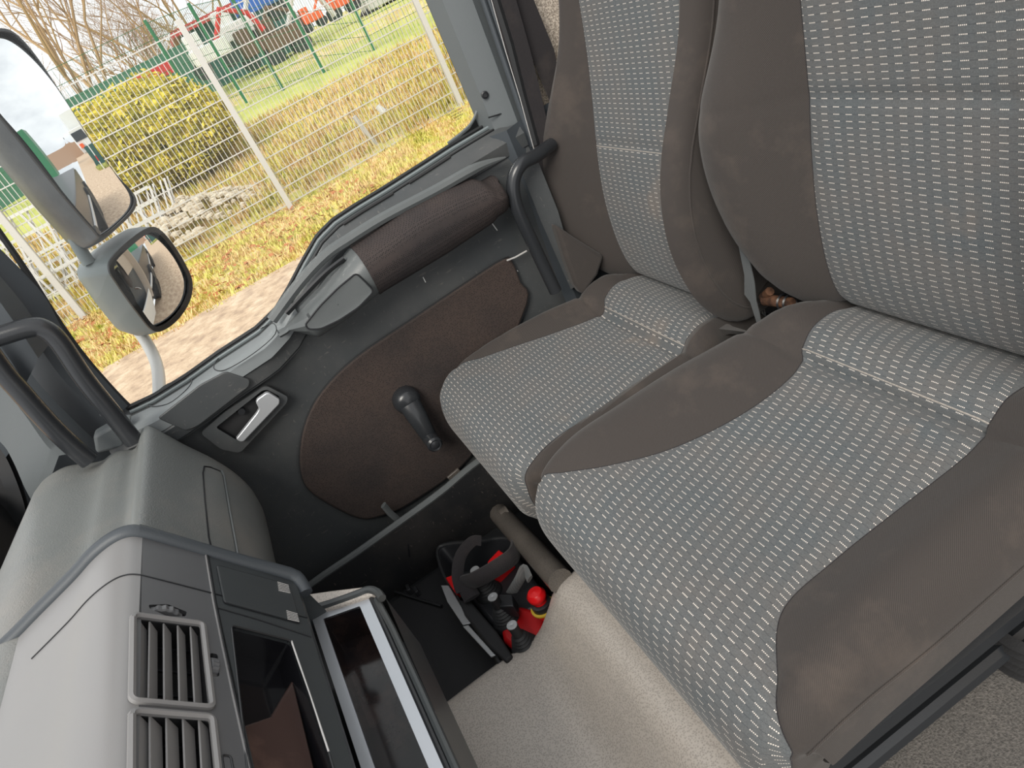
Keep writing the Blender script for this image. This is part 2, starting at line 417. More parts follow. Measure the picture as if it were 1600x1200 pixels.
# armrest: section lofted along the door
def A(px, py): p = at(px, py, 0, 1.215); return p.y, p.z
top = [A(445, 512), A(500, 455), A(552, 390), A(640, 328), A(700, 297), A(750, 276), A(768, 282)]
bot = [A(452, 518), A(500, 529), A(545, 500), A(600, 455), A(700, 395), A(775, 345), A(778, 338)]
ytop = interp([q[0] for q in top][::-1], [q[1] for q in top][::-1]); 
bt = sorted(bot); ybot = interp([q[0] for q in bt], [q[1] for q in bt])
def arm_rows(y0, y1, n, xin=1.205, grow=0.0, endround=(False, False)):
    rows = []
    for i in range(n + 1):
        y = y0 + (y1 - y0) * i / n; zt, zb = ytop(y) + grow, ybot(y) - grow
        if zb > zt - .012: zb = zt - .012
        dx = 0
        for e, ye in ((endround[0], y0), (endround[1], y1)):
            if e:
                q = max(0, 1 - abs(y - ye) / .028); k = 1 - math.sqrt(max(0, 1 - q * q)); dx = max(dx, .04 * k)
        xi = xin - grow + dx; h = zt - zb
        sec = [(XD + .004, zt - .012), (1.264, zt - .010), (1.245 + dx * .3, zt - .011), (1.226 + dx * .6, zt - .015), (xi + .008, zt - .024 if h > .06 else zt - h * .25), (xi, zt - .038 if h > .06 else zt - h * .45), (xi + .003, zb + h * .3), (xi + .014, zb + .004), (xi + .024, zb - .002), (XD + .004, zb - .006)]
        rows.append([Vector((a, y, b)) for a, b in sec])
    return rows
ybr = A(552, 385)[0]
# plastic front with pull pocket
r = arm_rows(.065, ybr - .004, 40); m = MB().grid(r)
b0 = 0; k = len(r[0]); m.f.append(tuple(range(k))); m.f.append(tuple(range(len(m.v) - k, len(m.v))))
arm = m.done('armrest', 'door_lite', door)
# the pull pocket: dark rim, then a pale dished face
pk = [(477, 507), (500, 478), (528, 450), (556, 427), (566, 436), (584, 455), (560, 480), (530, 500), (500, 514), (482, 514)]
P = plate(pk, (1.203, 0, 0), (-1, 0, 0), 0, .008)
MB().tube(P + [P[0]], .0018, 6).done('pocket_rim', 'black', arm)
c = sum(P, Vector()) / len(P); rws = []
for q in (1, .97, .93, .88, .7, .4, .02): rws.append([c + (p - c) * q + Vector((-.0015 + (.0015 if q > .9 else .0015), 0, 0)) + Vector((-.0012 * q ** 6, 0, 0)) for p in P])
MB().grid(rws, closed=True).done('pull_pocket', 'door_lite', arm)
r = arm_rows(ybr, -.408, 40, 1.203, .002, (False, True)); m = MB().grid(r); k = len(r[0])
m.f.append(tuple(range(k))); m.f.append(tuple(range(len(m.v) - k, len(m.v))))
m.done('armrest_pad', 'mesh2', door)
# grip ledge running along the window above the armrest
P = smooth_path([at(x_, y_, 0, 1.262) for x_, y_ in ((425, 500), (470, 440), (510, 398), (548, 372), (600, 340), (680, 298), (745, 262), (790, 246))], 6)
MB().tube(P, [.010 * min(1, (len(P) - 1 - i) / 8 + .15) for i in range(len(P))], 8).done('grip_ridge', 'door_lite', door)
P = smooth_path([at(x_, y_, 0, 1.245) for x_, y_ in ((448, 490), (480, 456), (510, 426), (538, 404))], 5)
MB().tube(P, .007, 6, flat=.6).done('grip_slot', 'black', door)
# front sill cap with two blanked openings
rows = []
for i in range(41):
    y = .37 - .35 * i / 40; z = wfun(y); k = sstep(.02, .10, y)
    rows.append([Vector((x, y, z - d)) for x, d in ((1.318, .008), (1.306, .004), (1.275, .004), (1.262 - .008 * k, .0045), (1.258 - .014 * k, .010), (1.258 - .014 * k, .030))])
MB().grid(rows).done('sill_cap', 'sill', door)
def onledge(px, py):
    zt = -.385
    for _ in range(6): p = at(px, py, 2, zt); zt = wfun(p.y) - .004 + .0004
    return p
for pix, nm in (([(233, 634), (262, 631), (288, 612), (300, 596), (292, 592), (262, 600), (238, 620)], 'sill_blank'), ([(334, 575), (352, 578), (395, 553), (430, 522), (424, 505), (385, 528), (345, 556)], 'sill_cover')):
    P = smooth_path([onledge(a, b) for a, b in pix], 4, True)
    MB().tube(P + [P[0]], .0009, 4).done(nm, 'black', door)
# dark upper inset, handle bezel, recess and lever
dpl([(246, 652), (312, 600), (352, 579), (391, 592), (389, 603), (310, 664), (290, 672)], 1.246, .005, .006, 'upper_inset', 'door', bev=.002)
HB = [(313, 677), (352, 643), (415, 602), (450, 620), (448, 630), (375, 708), (345, 702)]
P = plate(HB, (1.256, 0, 0), (-1, 0, 0), 0, .008)
hol = plate([(337, 668), (410, 610), (418, 609), (438, 620), (376, 690), (367, 686)], (1.256, 0, 0), (-1, 0, 0), 0, .005)
m = MB(); holed(m, P, [hol], (-1, 0, 0), .008); bez = m.done('handle_bezel', 'door', door, bevel=0)
m = MB(); m.grid([hol, [p + Vector((.012, 0, 0)) for p in hol]], closed=True); m.f.append(tuple(range(len(hol), 2 * len(hol))))
m.done('handle_recess', 'black_matte', bez)
dpl([(368, 683), (400, 643), (404, 636), (399, 626), (401, 621), (415, 611), (420, 611), (436, 621), (436, 628), (380, 687), (374, 687)], 1.254, .010, .003, 'door_lever', 'handle', bez, bev=.002, label='silver lever')
p = at(377, 641, 0, 1.266); MB().lathe(p, (-1, 0, 0), [(0, .008), (.006, .008), (.0075, .004), (.0075, 0)], 14).done('screw', 'black', bez)
# window crank
c0 = at(637, 627, 0, 1.262); c1 = at(671, 683, 0, 1.235)
cr_ = thing('x', None, None, (0, 0, 0)); bpy.data.objects.remove(cr_)
m = MB(); m.lathe(c0 + Vector((.02, 0, 0)), (-1, 0, 0), [(.027, 0), (.028, .012), (.026, .026), (.018, .034), (0.0, .036)], 24)
crank = m.done('window_crank', 'rail', door)
MB().tube([c0 + Vector((-.008, 0, -.004)), c0.lerp(c1, .35) + Vector((-.012, 0, 0)), c0.lerp(c1, .7) + Vector((-.008, 0, 0)), c1], [.022, .020, .0175, .0155], 16, flat=.62, up=(1, 0, 0)).done('crank_arm', 'rail', crank)
m = MB(); m.lathe(c1 + Vector((.01, 0, 0)), (-1, -.0, -.05), [(.015, 0), (.0155, .014), (.0125, .016), (.0125, .020), (.0155, .022), (.0155, .042), (.012, .046), (.009, .045), (.006, .047), (0, .047)], 22)
m.done('crank_knob', 'rail', crank)
# storage pocket at the foot of the door: lip, divider, wall
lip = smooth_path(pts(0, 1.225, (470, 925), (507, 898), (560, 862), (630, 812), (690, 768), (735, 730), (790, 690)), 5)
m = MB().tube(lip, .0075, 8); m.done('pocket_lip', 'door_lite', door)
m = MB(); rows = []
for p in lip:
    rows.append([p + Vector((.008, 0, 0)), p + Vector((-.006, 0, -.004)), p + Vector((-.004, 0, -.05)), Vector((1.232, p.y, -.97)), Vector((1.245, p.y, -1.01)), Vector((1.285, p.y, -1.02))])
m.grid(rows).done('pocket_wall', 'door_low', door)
MB().tube(pts(0, 1.245, (599, 789), (608, 800), (617, 808), (628, 818)), .008, 8, flat=.6).done('pocket_divider', 'door_lite', door)
MB().tube(pts(0, 1.223, (628, 816), (636, 840), (640, 870)), .002, 6).done('pocket_seam', 'black', door)
dpl([(697, 745), (715, 730), (722, 738), (706, 752)], 1.25, .006, .003, 'pocket_clip', 'beam')
# rear edge of door: step seam
MB().tube(pts(0, 1.268, (792, 407), (805, 402), (823, 392)), .0016, 5).done('panel_seam', 'galv', door)
for a, b in (((661, 433), (665, 441)), ((769, 349), (777, 360)), ((806, 421), (809, 424))):
    MB().tube([at(*a, 0, XD - .003), at(*b, 0, XD - .003)], .0011, 5).done('scratch', 'white_paint', door)

# ---- window frame, glass
WF = [(200, 633), (165, 597), (130, 556), (95, 508), (58, 448), (20, 425), (-60, 330), (-140, 200)]
frm = thing('window_1', 'passenger side window with rounded lower corners looking out on a fence', 'window', (1.345, -.05, -.35), kind='structure')
gl = [Vector((1.35, y, z)) for y, z in [(.385, -.42)] + [(y, wfun(y) - .02) for y in [(.36 - .82 * i / 40) for i in range(41)]]]
gl += [Vector((1.35, -.475, -.20)), Vector((1.35, -.475, .45)), Vector((1.35, .36, .45))]
MB().prism(gl, (1, 0, 0), .004).done('pane', 'glass', frm, smooth=False)
# etched print in the rear lower corner of the pane
m = MB()
o0 = at(694, 176, 0, 1.345); eu = (at(717, 164, 0, 1.345) - o0); eu.normalize(); ev = Vector((1, 0, 0)).cross(eu); ev = ev if ev.z < 0 else -ev
def stroke(u0, v0, u1, v1, wd=.0004):
    a = o0 + eu * u0 + ev * v0; b = o0 + eu * u1 + ev * v1; m.tube([a, b], wd, 4)
random.seed(3)
for rr, (us, n, h) in enumerate(((0.0, 9, .0016), (.002, 14, .0022), (.010, 10, .003), (.010, 9, .003), (.014, 5, .0022))):
    for i in range(n):
        u = us + i * (.0024 if rr < 2 else .0026); v = rr * .0048 + .0008
        stroke(u, v, u + random.choice((0, .0006)), v + h)
        if random.random() < .7: stroke(u, v + h * random.choice((0, .5, 1)), u + .0014, v + h * random.choice((0, .5, 1)))
m.done('etched_print', 'black_matte', frm, smooth=False)
# rear lower corner filler and rear edge seal of the glass run
e = smooth_path(pts(0, 1.342, (676, -30), (705, 40), (733, 108), (744, 140), (747, 165), (738, 190), (722, 207), (700, 224)), 6)
MB().tube(e, .003, 6).done('glass_edge', 'pillar', frm)
MB().prism(pts(0, 1.352, (747, 130), (760, 170), (758, 192), (710, 222), (735, 200), (748, 172)), (1, 0, 0), .01).done('corner_filler', 'black_matte', frm)
e2 = pts(0, 1.335, (677, -40), (700, 18), (735, 105), (757, 165), (763, 185))
MB().tube(e2, .004, 6).done('rear_seal', 'rubber', frm)
e3 = smooth_path(pts(0, 1.345, (222, 636), (206, 637), (196, 630), (165, 597), (130, 556), (95, 508), (45, 430), (-10, 350), (-60, 280)), 4)
MB().tube(e3, .0055, 6).done('front_seal', 'rubber', frm)

# ---- rear pillar (trim_1) and parts
pil = thing('trim_1', 'grey plastic pillar cover behind the side window, with a screw near its foot', 'pillar trim', (1.3, -.50, -.4), kind='structure')
def vsurf(cols, name, mat, par, **k):
    """columns of pixel polylines each at its own x; lofted across"""
    m = MB().grid(cols); return m.done(name, mat, par, **k)
zz = [.30, .1, 0, -.08, -.16, -.22, -.28, -.32]
cols = []
for x, y0, y1 in ((1.352, -.455, -.448), (1.338, -.462, -.452), (1.312, -.472, -.46), (1.300, -.50, -.482), (1.296, -.522, -.502), (1.305, -.532, -.515), (1.310, -.56, -.548), (1.300, -.575, -.56)):
    cols.append([Vector((x, y0 + (y1 - y0) * (.3 - z) / .58, z)) for z in zz])
vsurf(cols, 'pillar_cover', 'pillar', pil)
p = at(758, 148, 0, 1.304); MB().lathe(p + Vector((.004, 0, 0)), (-1, .15, 0), [(.0062, 0), (.0068, .005), (.0045, .006), (.0042, .003), (0, .003)], 16).done('screw', 'black', pil)
MB().tube(pts(0, 1.302, (763, 184), (777, 180), (797, 172)), .0015, 5).done('cover_seam', 'black', pil)
for i, (a, b) in enumerate((((748, -20), (833, 228)), ((757, -20), (839, 222)))):
    MB().tube([at(*a, 0, 1.29), at(*b, 0, 1.29)], .005 - i * .001, 8).done('seal_ridge', 'pillar_dark', pil)
MB().tube([at(770, -10, 0, 1.292), at(795, 70, 0, 1.292), at(815, 150, 0, 1.292), at(836, 226, 0, 1.292)], .010, 8).done('door_seal', 'rubber', pil)
# body side panel behind the door (structure)
ws_ = thing('wall_right', 'dark grey lower side panel between the door and the seat back', 'wall', (1.30, -.6, -.9), kind='structure')
cols = []
for x, y in ((1.33, -.43), (1.295, -.445), (1.275, -.468), (1.29, -.50), (1.30, -.56), (1.31, -.60), (1.33, -.66), (1.34, -.9)):
    cols.append([Vector((x, y, z)) for z in (-.285, -.34, -.45, -.56, -.75, -1.0)])
vsurf(cols, 'side_panel', 'pillar_dark', ws_)
cols = [[Vector((x, y, z)) for z in (.45, .1, -.285, -.45)] for x, y in ((1.345, -.555), (1.34, -.66), (1.34, -.97))]
vsurf(cols, 'upper_panel', 'beige', ws_)
m = MB().grid([pts(0, 1.262, (808, 250), (845, 345), (892, 452)), pts(0, 1.250, (838, 245), (872, 330), (905, 445))]); m.done('hinge_cover', 'door', ws_)
P = pts(0, 1.25, (872, 357), (886, 362), (920, 440), (903, 448), (878, 395), (868, 362)); MB().prism(P, (1, 0, 0), .02).done('lower_cover', 'door', ws_, bevel=.003)
# rear grab handle by the door
P = smooth_path([at(862, 226, 0, 1.26), at(838, 243, 0, 1.235), at(814, 257, 0, 1.225), at(802, 285, 0, 1.225), at(808, 325, 0, 1.225), at(835, 385, 0, 1.225), at(868, 455, 0, 1.225)], 8)
MB().tube(P, .0125, 14).done('grab_handle', 'rail', None, label='bent black grab rail standing between the armrest and the far seat back', cat='grab handle')
# rear wall
MB().box((.35, -.98, -.2), (2.2, .03, 1.7)).done('wall_rear', 'beige', None, kind='structure', label='beige carpeted cab rear wall behind the seats', cat='wall')

# ---- seat belts at the rear pillar
blt = thing('seat_belt', 'black seat belt webbing in two wide bands hanging behind the door pillar', 'seat belt', (1.29, -.58, -.4))
def band(edgeL, edgeR, y, name, mat, par, th=.0015, ax=1):
    L = [at(a, b, ax, y) for a, b in edgeL]; Rr = [at(a, b, ax, y) for a, b in edgeR]
    dv = Vector((0, -th, 0)) if ax == 1 else Vector((th, 0, 0))
    rows = [[l, (l + r) / 2, r, r + dv, l + dv] for l, r in zip(L, Rr)]
    uv = [(i * .02, j * .05) for j in range(len(rows)) for i in range(5)]
    return MB().grid(rows, uv=uv, closed=True).done(name, mat, par)
band([(706, -220), (762, -20), (790, 80), (812, 152), (836, 240), (850, 300)], [(745, -220), (801, -20), (829, 80), (846, 150), (862, 220), (872, 280)], 1.285, 'outer_band', 'webbing', blt, ax=0)
MB().tube([at(a, b, 0, 1.284) for a, b in ((762, -20), (790, 80), (812, 152), (836, 240))], .0008, 4).done('edge_stitch', 'galv', blt)
band([(742, -220), (800, -20), (825, 75), (858, 155), (868, 200)], [(768, -220), (826, -20), (866, 78), (872, 110), (876, 200)], 1.300, 'inner_band', 'webbing', blt, ax=0)

# ---- floor, inner front wall, engine tunnel
MB().box((.9, 0, -1.02), (.9, 1.5, .04)).done('floor', 'rubber', None, kind='structure', label='black rubber covered cab floor', cat='floor')
MB().box((.9, .62, -.7), (.9, .03, .62)).done('wall_front', 'black_matte', None, kind='structure', label='dark bulkhead below the dashboard', cat='wall')
# floor mat with raised edge and slots
mat_o = thing('floor_mat', 'black rubber mat on the floor between dashboard and box', 'floor mat', (1.05, .1, -1.0))
P = [Vector((x, y, -.998)) for x, y in ((1.215, .30), (1.225, .05), (1.21, .03), (.95, -.02), (.87, .0), (.87, .34))]
MB().prism(P, (0, 0, 1), .008).done('mat_sheet', 'black_matte', mat_o, bevel=.003)
MB().tube(pts(2, -.985, (598, 918), (640, 932), (690, 947)), .003, 6).done('mat_rib', 'rubber', mat_o)
for a in ((602, 913), (612, 914), (640, 922), (652, 925)):
    q = at(*a, 2, -.985); MB().box(q, (.02, .008, .02)).done('mat_tab', 'rubber', mat_o, bevel=.002)
# engine tunnel
prof = [(.55, -.93), (.30, -.925), (.12, -.915), (.03, -.912), (-.01, -.908), (-.035, -.893), (-.062, -.862), (-.085, -.834), (-.11, -.824), (-.16, -.822), (-.30, -.81), (-.60, -.81)]
prof = smooth_path([Vector((0, a, b)) for a, b in prof], 5)
rows = []
def edgex(y): return .865 - .02 * sstep(.05, -.1, y)
for p in prof:
    e_ = edgex(p.y)
    rows.append([Vector((x, p.y, p.z - dz)) for x, dz in ((-.75, 0), (-.3, 0), (.2, 0), (.5, 0), (.7, 0), (e_ - .04, 0), (e_ - .018, .004), (e_ - .005, .014), (e_, .03))] + [Vector((e_ + .004, p.y, -1.0))])
MB().grid(rows).done('engine_tunnel', 'tunnel', None, kind='structure', label='pale grey grained vinyl cover over the engine tunnel in front of the middle seat', cat='engine tunnel cover')
# carpet on the tunnel beside the middle seat
m = MB(); rows = []
for i in range(30):
    y = -.18 - i * .025
    rows.append([Vector((x, y, -.79 + .004 * math.sin(9 * x + y * 7))) for x in (-.6, -.4, -.2, 0, .1, .2, .3, .42)] + [Vector((.42, y, -.83))])
m.grid(rows).done('carpet', 'carpet', None, kind='structure', label='worn grey carpet on the tunnel beside the middle seat', cat='carpet')

# ================================================================== SEATS
def smooth1(xs, ys):
    """catmull interpolation through samples"""
    def f(x):
        if x <= xs[0]: return ys[0]
        if x >= xs[-1]: return ys[-1]
        i = max(k for k in range(len(xs)) if xs[k] <= x); i = min(i, len(xs) - 2)
        t = (x - xs[i]) / (xs[i + 1] - xs[i]); p1, p2 = ys[i], ys[i + 1]
        p0 = ys[i - 1] if i > 0 else p1; p3 = ys[i + 2] if i + 2 < len(ys) else p2
        return .5 * (2 * p1 + (p2 - p0) * t + (2 * p0 - 5 * p1 + 4 * p2 - p3) * t * t + (3 * p1 - p0 - 3 * p2 + p3) * t ** 3)
    return f
def pad(spine, xc, wl_, wr_, bl_, br_, depth_l, depth_r, bulge, roll, parent, names, cmat, nv=150, crown=.0, seams=(), flipn=False, pipe=(), stitch=()):
    """upholstered pad. spine: list of (y,z). All others: lists sampled per spine point.
       wl/bl = half widths (body / centre cloth) to the door side, wr/br to the driver side"""
    n = len(spine); S = [0]
    for i in range(1, n): S.append(S[-1] + math.dist(spine[i], spine[i - 1]))
    T = S[-1]; fy = smooth1(S, [p[0] for p in spine]); fz = smooth1(S, [p[1] for p in spine])
    fs = [smooth1(S, list(q)) for q in (xc, wl_, wr_, bl_, br_, depth_l, depth_r, bulge, roll)]
    PP = {1: [], -1: []}
    L = {k: [] for k in 'lcr'}; U = {k: [] for k in 'lcr'}
    NB, NC, = 16, 22
    for j in range(nv + 1):
        s_ = T * j / nv; y, z = fy(s_), fz(s_); e = T * .004
        ty, tz = fy(min(T, s_ + e)) - fy(max(0, s_ - e)), fz(min(T, s_ + e)) - fz(max(0, s_ - e)); q = math.hypot(ty, tz); ty /= q; tz /= q
        ny, nz = (-tz, ty); 
        if flipn: ny, nz = -ny, -nz
        X, WL, WR, BL, BR, DL, DR, BU, RO = [f(s_) for f in fs]
        crease = sum(-dp * math.exp(-((s_ - sp * T) / .008) ** 2) for sp, dp in seams)
        def sec(side, W, B, D):
            R = min(RO, W * .5); A1 = W - R; arc = R * PI / 2; Lh = A1 + arc + max(D - R, .001)
            ab = B if B < A1 else A1 + R * math.asin(min(1, (B - A1) / R))
            def P(a):
                if a <= A1: x, off = a, 0
                elif a <= A1 + arc:
                    th = (a - A1) / R; x, off = A1 + R * math.sin(th), -R * (1 - math.cos(th))
                else: x, off = W, -R - (a - A1 - arc)
                off += BU * sstep(min(B, .8 * W), min(B, .8 * W) + .6 * (W - min(B, .8 * W)), x) + crown * (1 - min(1, x / W) ** 2)
                off += crease * (1 if a < ab else .3)
                off += -.0035 * math.exp(-((a - ab) / .004) ** 2)
                return Vector((X + side * x, y + ny * off, z + nz * off))
            PP[side].append(P(A1 + arc) + Vector((side * .0008, 0, 0)))
            return P, ab, Lh
        Pl, al, Ll = sec(1, WL, BL, DL); Pr, ar, Lr = sec(-1, WR, BR, DR)
        cs = [al - (al + ar) * k / NC for k in range(NC + 1)]
        L['c'].append([Pl(a) if a >= 0 else Pr(-a) for a in cs]); U['c'] += [(a, s_) for a in cs]
        as_ = [al + (Ll - al) * (k / NB) for k in range(NB + 1)]
        L['l'].append([Pl(a) for a in as_][::-1]); U['l'] += [(a, s_) for a in as_][::-1]
        as_ = [ar + (Lr - ar) * (k / NB) for k in range(NB + 1)]
        L['r'].append([Pr(a) for a in as_]); U['r'] += [(-a, s_) for a in as_]
    body = MB().grid(L['l'], uv=U['l']); body.grid(L['r'], uv=U['r'])
    # underside / back
    body.grid([[r[0], q[-1]] for r, q in zip(L['l'], L['r'])])
    o = body.done(names[0], 'fab_dark', parent)
    c_ = MB().grid(L['c'], uv=U['c']).done(names[1], cmat, o)
    sl = MB()
    for s0, idx, K in (('c', 0, 0), ('c', NC, 0)):
        sl.tube([r[idx] for r in L['c']], .0008, 4, caps=False)
    sl.done('seam', 'webbing', o)
    for q in stitch: MB().tube(L['c'][int(q * nv)], .0009, 4).done('cross_stitch', 'tunnel', o)
    for sd, i0, i1 in pipe:
        MB().tube(PP[sd][int(i0 * nv):int(i1 * nv)], .0016, 6).done('piping', 'fab_dark', o)
    return o, L

def seat(name, label, xoff, data):
    st = thing(name, label, 'seat', (data['x0'], -.4, -.95))
    return st

# ---------- middle seat (nearer)
mid = thing('middle_seat', 'nearer upholstered seat, grey dashed cloth between dark side bolsters, largest in the picture', 'seat', (.57, -.35, -.80), 'pair of passenger seats')
sp = [(-.70, -.635), (-.62, -.597), (-.56, -.584), (-.525, -.596), (-.49, -.609), (-.40, -.612), (-.30, -.612), (-.22, -.606), (-.165, -.606), (-.132, -.616), (-.112, -.640), (-.106, -.680), (-.116, -.725), (-.150, -.765), (-.20, -.785)]
n = len(sp)
pad(sp, [.572] * n,
    [.16, .185, .208, .228, .246, .260, .266, .262, .252, .242, .236, .232, .230, .225, .22],
    [.235, .240, .245, .25, .252, .254, .256, .258, .258, .254, .250, .246, .242, .236, .23],
    [.15, .146, .132, .122, .104, .100, .122, .160, .205, .238, .236, .232, .230, .225, .22],
    [.14, .140, .140, .142, .146, .146, .148, .162, .215, .246, .248, .245, .240, .235, .23],
    [.10, .10, .11, .12, .12, .12, .11, .09, .06, .05, .045, .045, .04, .04, .04], [.09] * 4 + [.09, .09, .09, .09, .085, .08, .075, .07, .06, .05, .04],
    [.012, .016, .02, .022, .024, .026, .024, .018, .008, .002, 0, 0, 0, 0, 0], [.05] * 7 + [.045, .04, .04, .036, .034, .03, .03, .03],
    mid, ('seat_cushion', 'cushion_cloth'), 'fab_seat', seams=((.252, .016),), stitch=(.238,), pipe=((-1, .2, .74),))
bp = [(-.71, -.606), (-.655, -.604), (-.622, -.585), (-.610, -.53), (-.612, -.45), (-.622, -.37), (-.634, -.30), (-.646, -.20), (-.66, -.08), (-.68, .06), (-.70, .2)]
n = len(bp)
pad(bp, [.572] * n, [.215, .225, .240, .262, .285, .296, .294, .272, .256, .252, .250], [.215, .222, .232, .245, .255, .26, .255, .245, .24, .24, .24],
    [.143, .143, .144, .146, .148, .148, .147, .146, .145, .145, .145], [.15] * n,
    [.09] * 2 + [.13] * 9, [.09] * 2 + [.13] * 9,
    [.012, .014, .020, .044, .064, .074, .070, .040, .020, .014, .012], [.03, .035] + [.045] * 9,
    mid, ('backrest', 'backrest_cloth'), 'fab_back', nv=140, flipn=True, seams=((.43, .003),))

# ---------- outer seat (by the door)
outs = thing('outer_seat', 'farther upholstered seat by the door, grey dashed cloth with dark edges, its cushion paler', 'seat', (1.05, -.35, -.80), 'pair of passenger seats')
sp = [(-.66, -.668), (-.585, -.648), (-.53, -.631), (-.490, -.636), (-.46, -.649), (-.38, -.642), (-.29, -.634), (-.22, -.628), (-.165, -.624), (-.130, -.632), (-.110, -.655), (-.104, -.695), (-.114, -.740), (-.15, -.78), (-.20, -.80)]
n = len(sp)
pad(sp, [1.062] * n,
    [.18, .19, .20, .205, .21, .22, .225, .22, .205, .190, .178, .172, .170, .165, .16],
    [.13, .15, .175, .195, .207, .214, .216, .216, .214, .208, .202, .198, .192, .186, .18],
    [.13, .16, .145, .128, .108, .125, .158, .182, .197, .188, .178, .172, .170, .165, .16],
    [.13, .13, .135, .140, .146, .158, .172, .186, .196, .198, .198, .196, .19, .185, .18],
    [.10] * 4 + [.11, .11, .10, .09, .06, .05, .045, .045, .04, .04, .04], [.12] * 8 + [.09, .07, .06, .05, .04, .04, .04],
    [.010, .014, .018, .020, .022, .022, .018, .012, .005, .001, 0, 0, 0, 0, 0], [.05] * 7 + [.045, .04, .036, .034, .03, .03, .03, .03],
    outs, ('seat_cushion', 'cushion_cloth'), 'fab_seat', seams=((.27, .014),), stitch=(.255,))
bp = [(-.67, -.655), (-.612, -.652), (-.578, -.632), (-.567, -.57), (-.572, -.48), (-.590, -.39), (-.615, -.30), (-.640, -.20), (-.665, -.08), (-.69, .06), (-.715, .2)]
n = len(bp)
pad(bp, [1.082] * n, [.19, .20, .215, .232, .244, .240, .222, .204, .198, .198, .198], [.195, .20, .203, .205, .205, .205, .205, .205, .205, .205, .205],
    [.12, .125, .13, .135, .138, .138, .136, .135, .138, .14, .14], [.125, .135, .145, .150, .150, .148, .146, .144, .144, .144, .144],
    [.08] * 2 + [.12] * 9, [.08] * 2 + [.13] * 9,
    [.008, .012, .024, .056, .078, .078, .056, .026, .010, .01, .01], [.03, .03] + [.035] * 9,
    outs, ('backrest', 'backrest_cloth'), 'fab_back', nv=140, flipn=True, seams=((.385, .003),), stitch=(.385,), pipe=((-1, .05, .9),))

# ---- seat frame under both cushions
base = thing('bench_frame', 'black boxed seat frame carrying both cushions, grey covered beam along its foot', 'seat frame', (.8, -.4, -1.0))
MB().box((.83, -.45, -.88), (.78, .58, .20)).done('frame_box', 'black', base, bevel=.01)
MB().tube([at(781, 803, 1, -.10), at(830, 856, 1, -.10), at(876, 908, 1, -.10)], .021, 12).done('base_beam', 'beam', base)
MB().lathe(at(787, 808, 1, -.10), (0, 1, .2), [(.020, -.01), (.018, .006), (.010, .009), (0, .009)], 16).done('beam_end_cap', 'beam', base)
MB().box((.8, -.84, -.68), (1.05, .02, .52)).done('rear_panel', 'black_matte', base)
MB().box((.98, -.19, -.80), (.30, .02, .05)).done('cross_rail', 'black', base, bevel=.004)
MB().tube([Vector((.345, -.10, -.735)), Vector((.345, -.70, -.748))], .013, 8).done('side_rail', 'rail', base)
MB().tube([Vector((.335, -.10, -.762)), Vector((.335, -.70, -.775))], .010, 8).done('lower_rail', 'rail', base)
MB().box((.365, -.42, -.76), (.02, .60, .07)).done('side_cover', 'black', base)

# ---- between the seats: strap, rusty buckle stalk, folded cover, clip
band([(1154, 385), (1163, 430), (1163, 460), (1172, 472), (1184, 510)], [(1168, 395), (1178, 440), (1181, 470), (1186, 490), (1189, 505)], -.57, 'seat_strap', 'webbing_grey', None)
o = C.objects[-1]; setp(o, 'narrow pale grey strap hanging in the gap between the two seats', 'strap')
for o in list(C.objects):
    if o.name.startswith('seat_strap') and 'label' not in o: setp(o, 'narrow pale grey strap hanging in the gap between the two seats', 'strap')
bk = thing('belt_anchor', 'rusty steel belt anchor stub with black rings poking out beside the middle seat', 'belt anchor', at(1218, 475, 1, -.6))
a, b = at(1196, 468, 1, -.6), at(1236, 474, 1, -.6)
MB().tube([a, a.lerp(b, .5), b], [.010, .009, .009], 12).done('stub', 'rust', bk)
MB().tube([at(1192, 465, 1, -.6), at(1203, 455, 1, -.6)], .007, 10).done('bolt_head', 'rust', bk)
for t_ in (.72, .95):
    q = a.lerp(b, t_); MB().lathe(q, (b - a), [(.012, -.002), (.014, 0), (.012, .002)], 16).done('ring', 'black', bk)
m = MB(); rows = []
for (p, q) in (((1115, 505), (1090, 528)), ((1130, 500), (1118, 528)), ((1145, 510), (1140, 522)), ((1165, 516), (1170, 522))):
    rows.append([at(*p, 2, -.655), at((p[0] + q[0]) / 2, (p[1] + q[1]) / 2, 2, -.640), at(*q, 2, -.66)])
m.grid(rows).done('cover_flap', 'fab_dark', None, label='folded taupe cloth flap wedged between the two cushions', cat='cloth')
bc = thing('belt_buckle', 'small brass coloured buckle end behind the far cushion near the door', 'buckle', at(930, 418, 1, -.55))
P = smooth_path([at(a, b, 1, -.57) for a, b in ((921, 424), (921, 415), (927, 408), (936, 409), (940, 413))], 4)
MB().tube(P, .004, 8).done('loop', 'galv', bc); MB().tube([at(929, 420, 1, -.57), at(944, 414, 1, -.57)], .006, 8).done('tongue', 'rust', bc)
# small rounded cover of the seat back hinge near the door
P = pts(0, 1.235, (868, 350), (900, 372), (945, 400), (935, 430), (912, 462), (899, 445), (883, 400))
MB().prism(P, (1, 0, 0), .03).done('hinge_shroud', 'fab_dark', None, bevel=.008, label='taupe cloth covered hinge shroud between far seat back and side panel', cat='shroud')
# black corrugated bellows at the right edge
bl_ = MB(); c = at(1622, 992, 2, -.78)
for i in range(5): bl_.lathe(c + Vector((0, 0, -.012 + i * .009)), (0, 0, 1), [(.036 + .002 * (4 - i), 0), (.047 + .002 * (4 - i), .0045), (.036 + .002 * (4 - i), .009)], 28)
bl_.done('gear_bellows', 'black_matte', None, label='black ribbed rubber bellows at the right edge beside the carpet', cat='bellows')

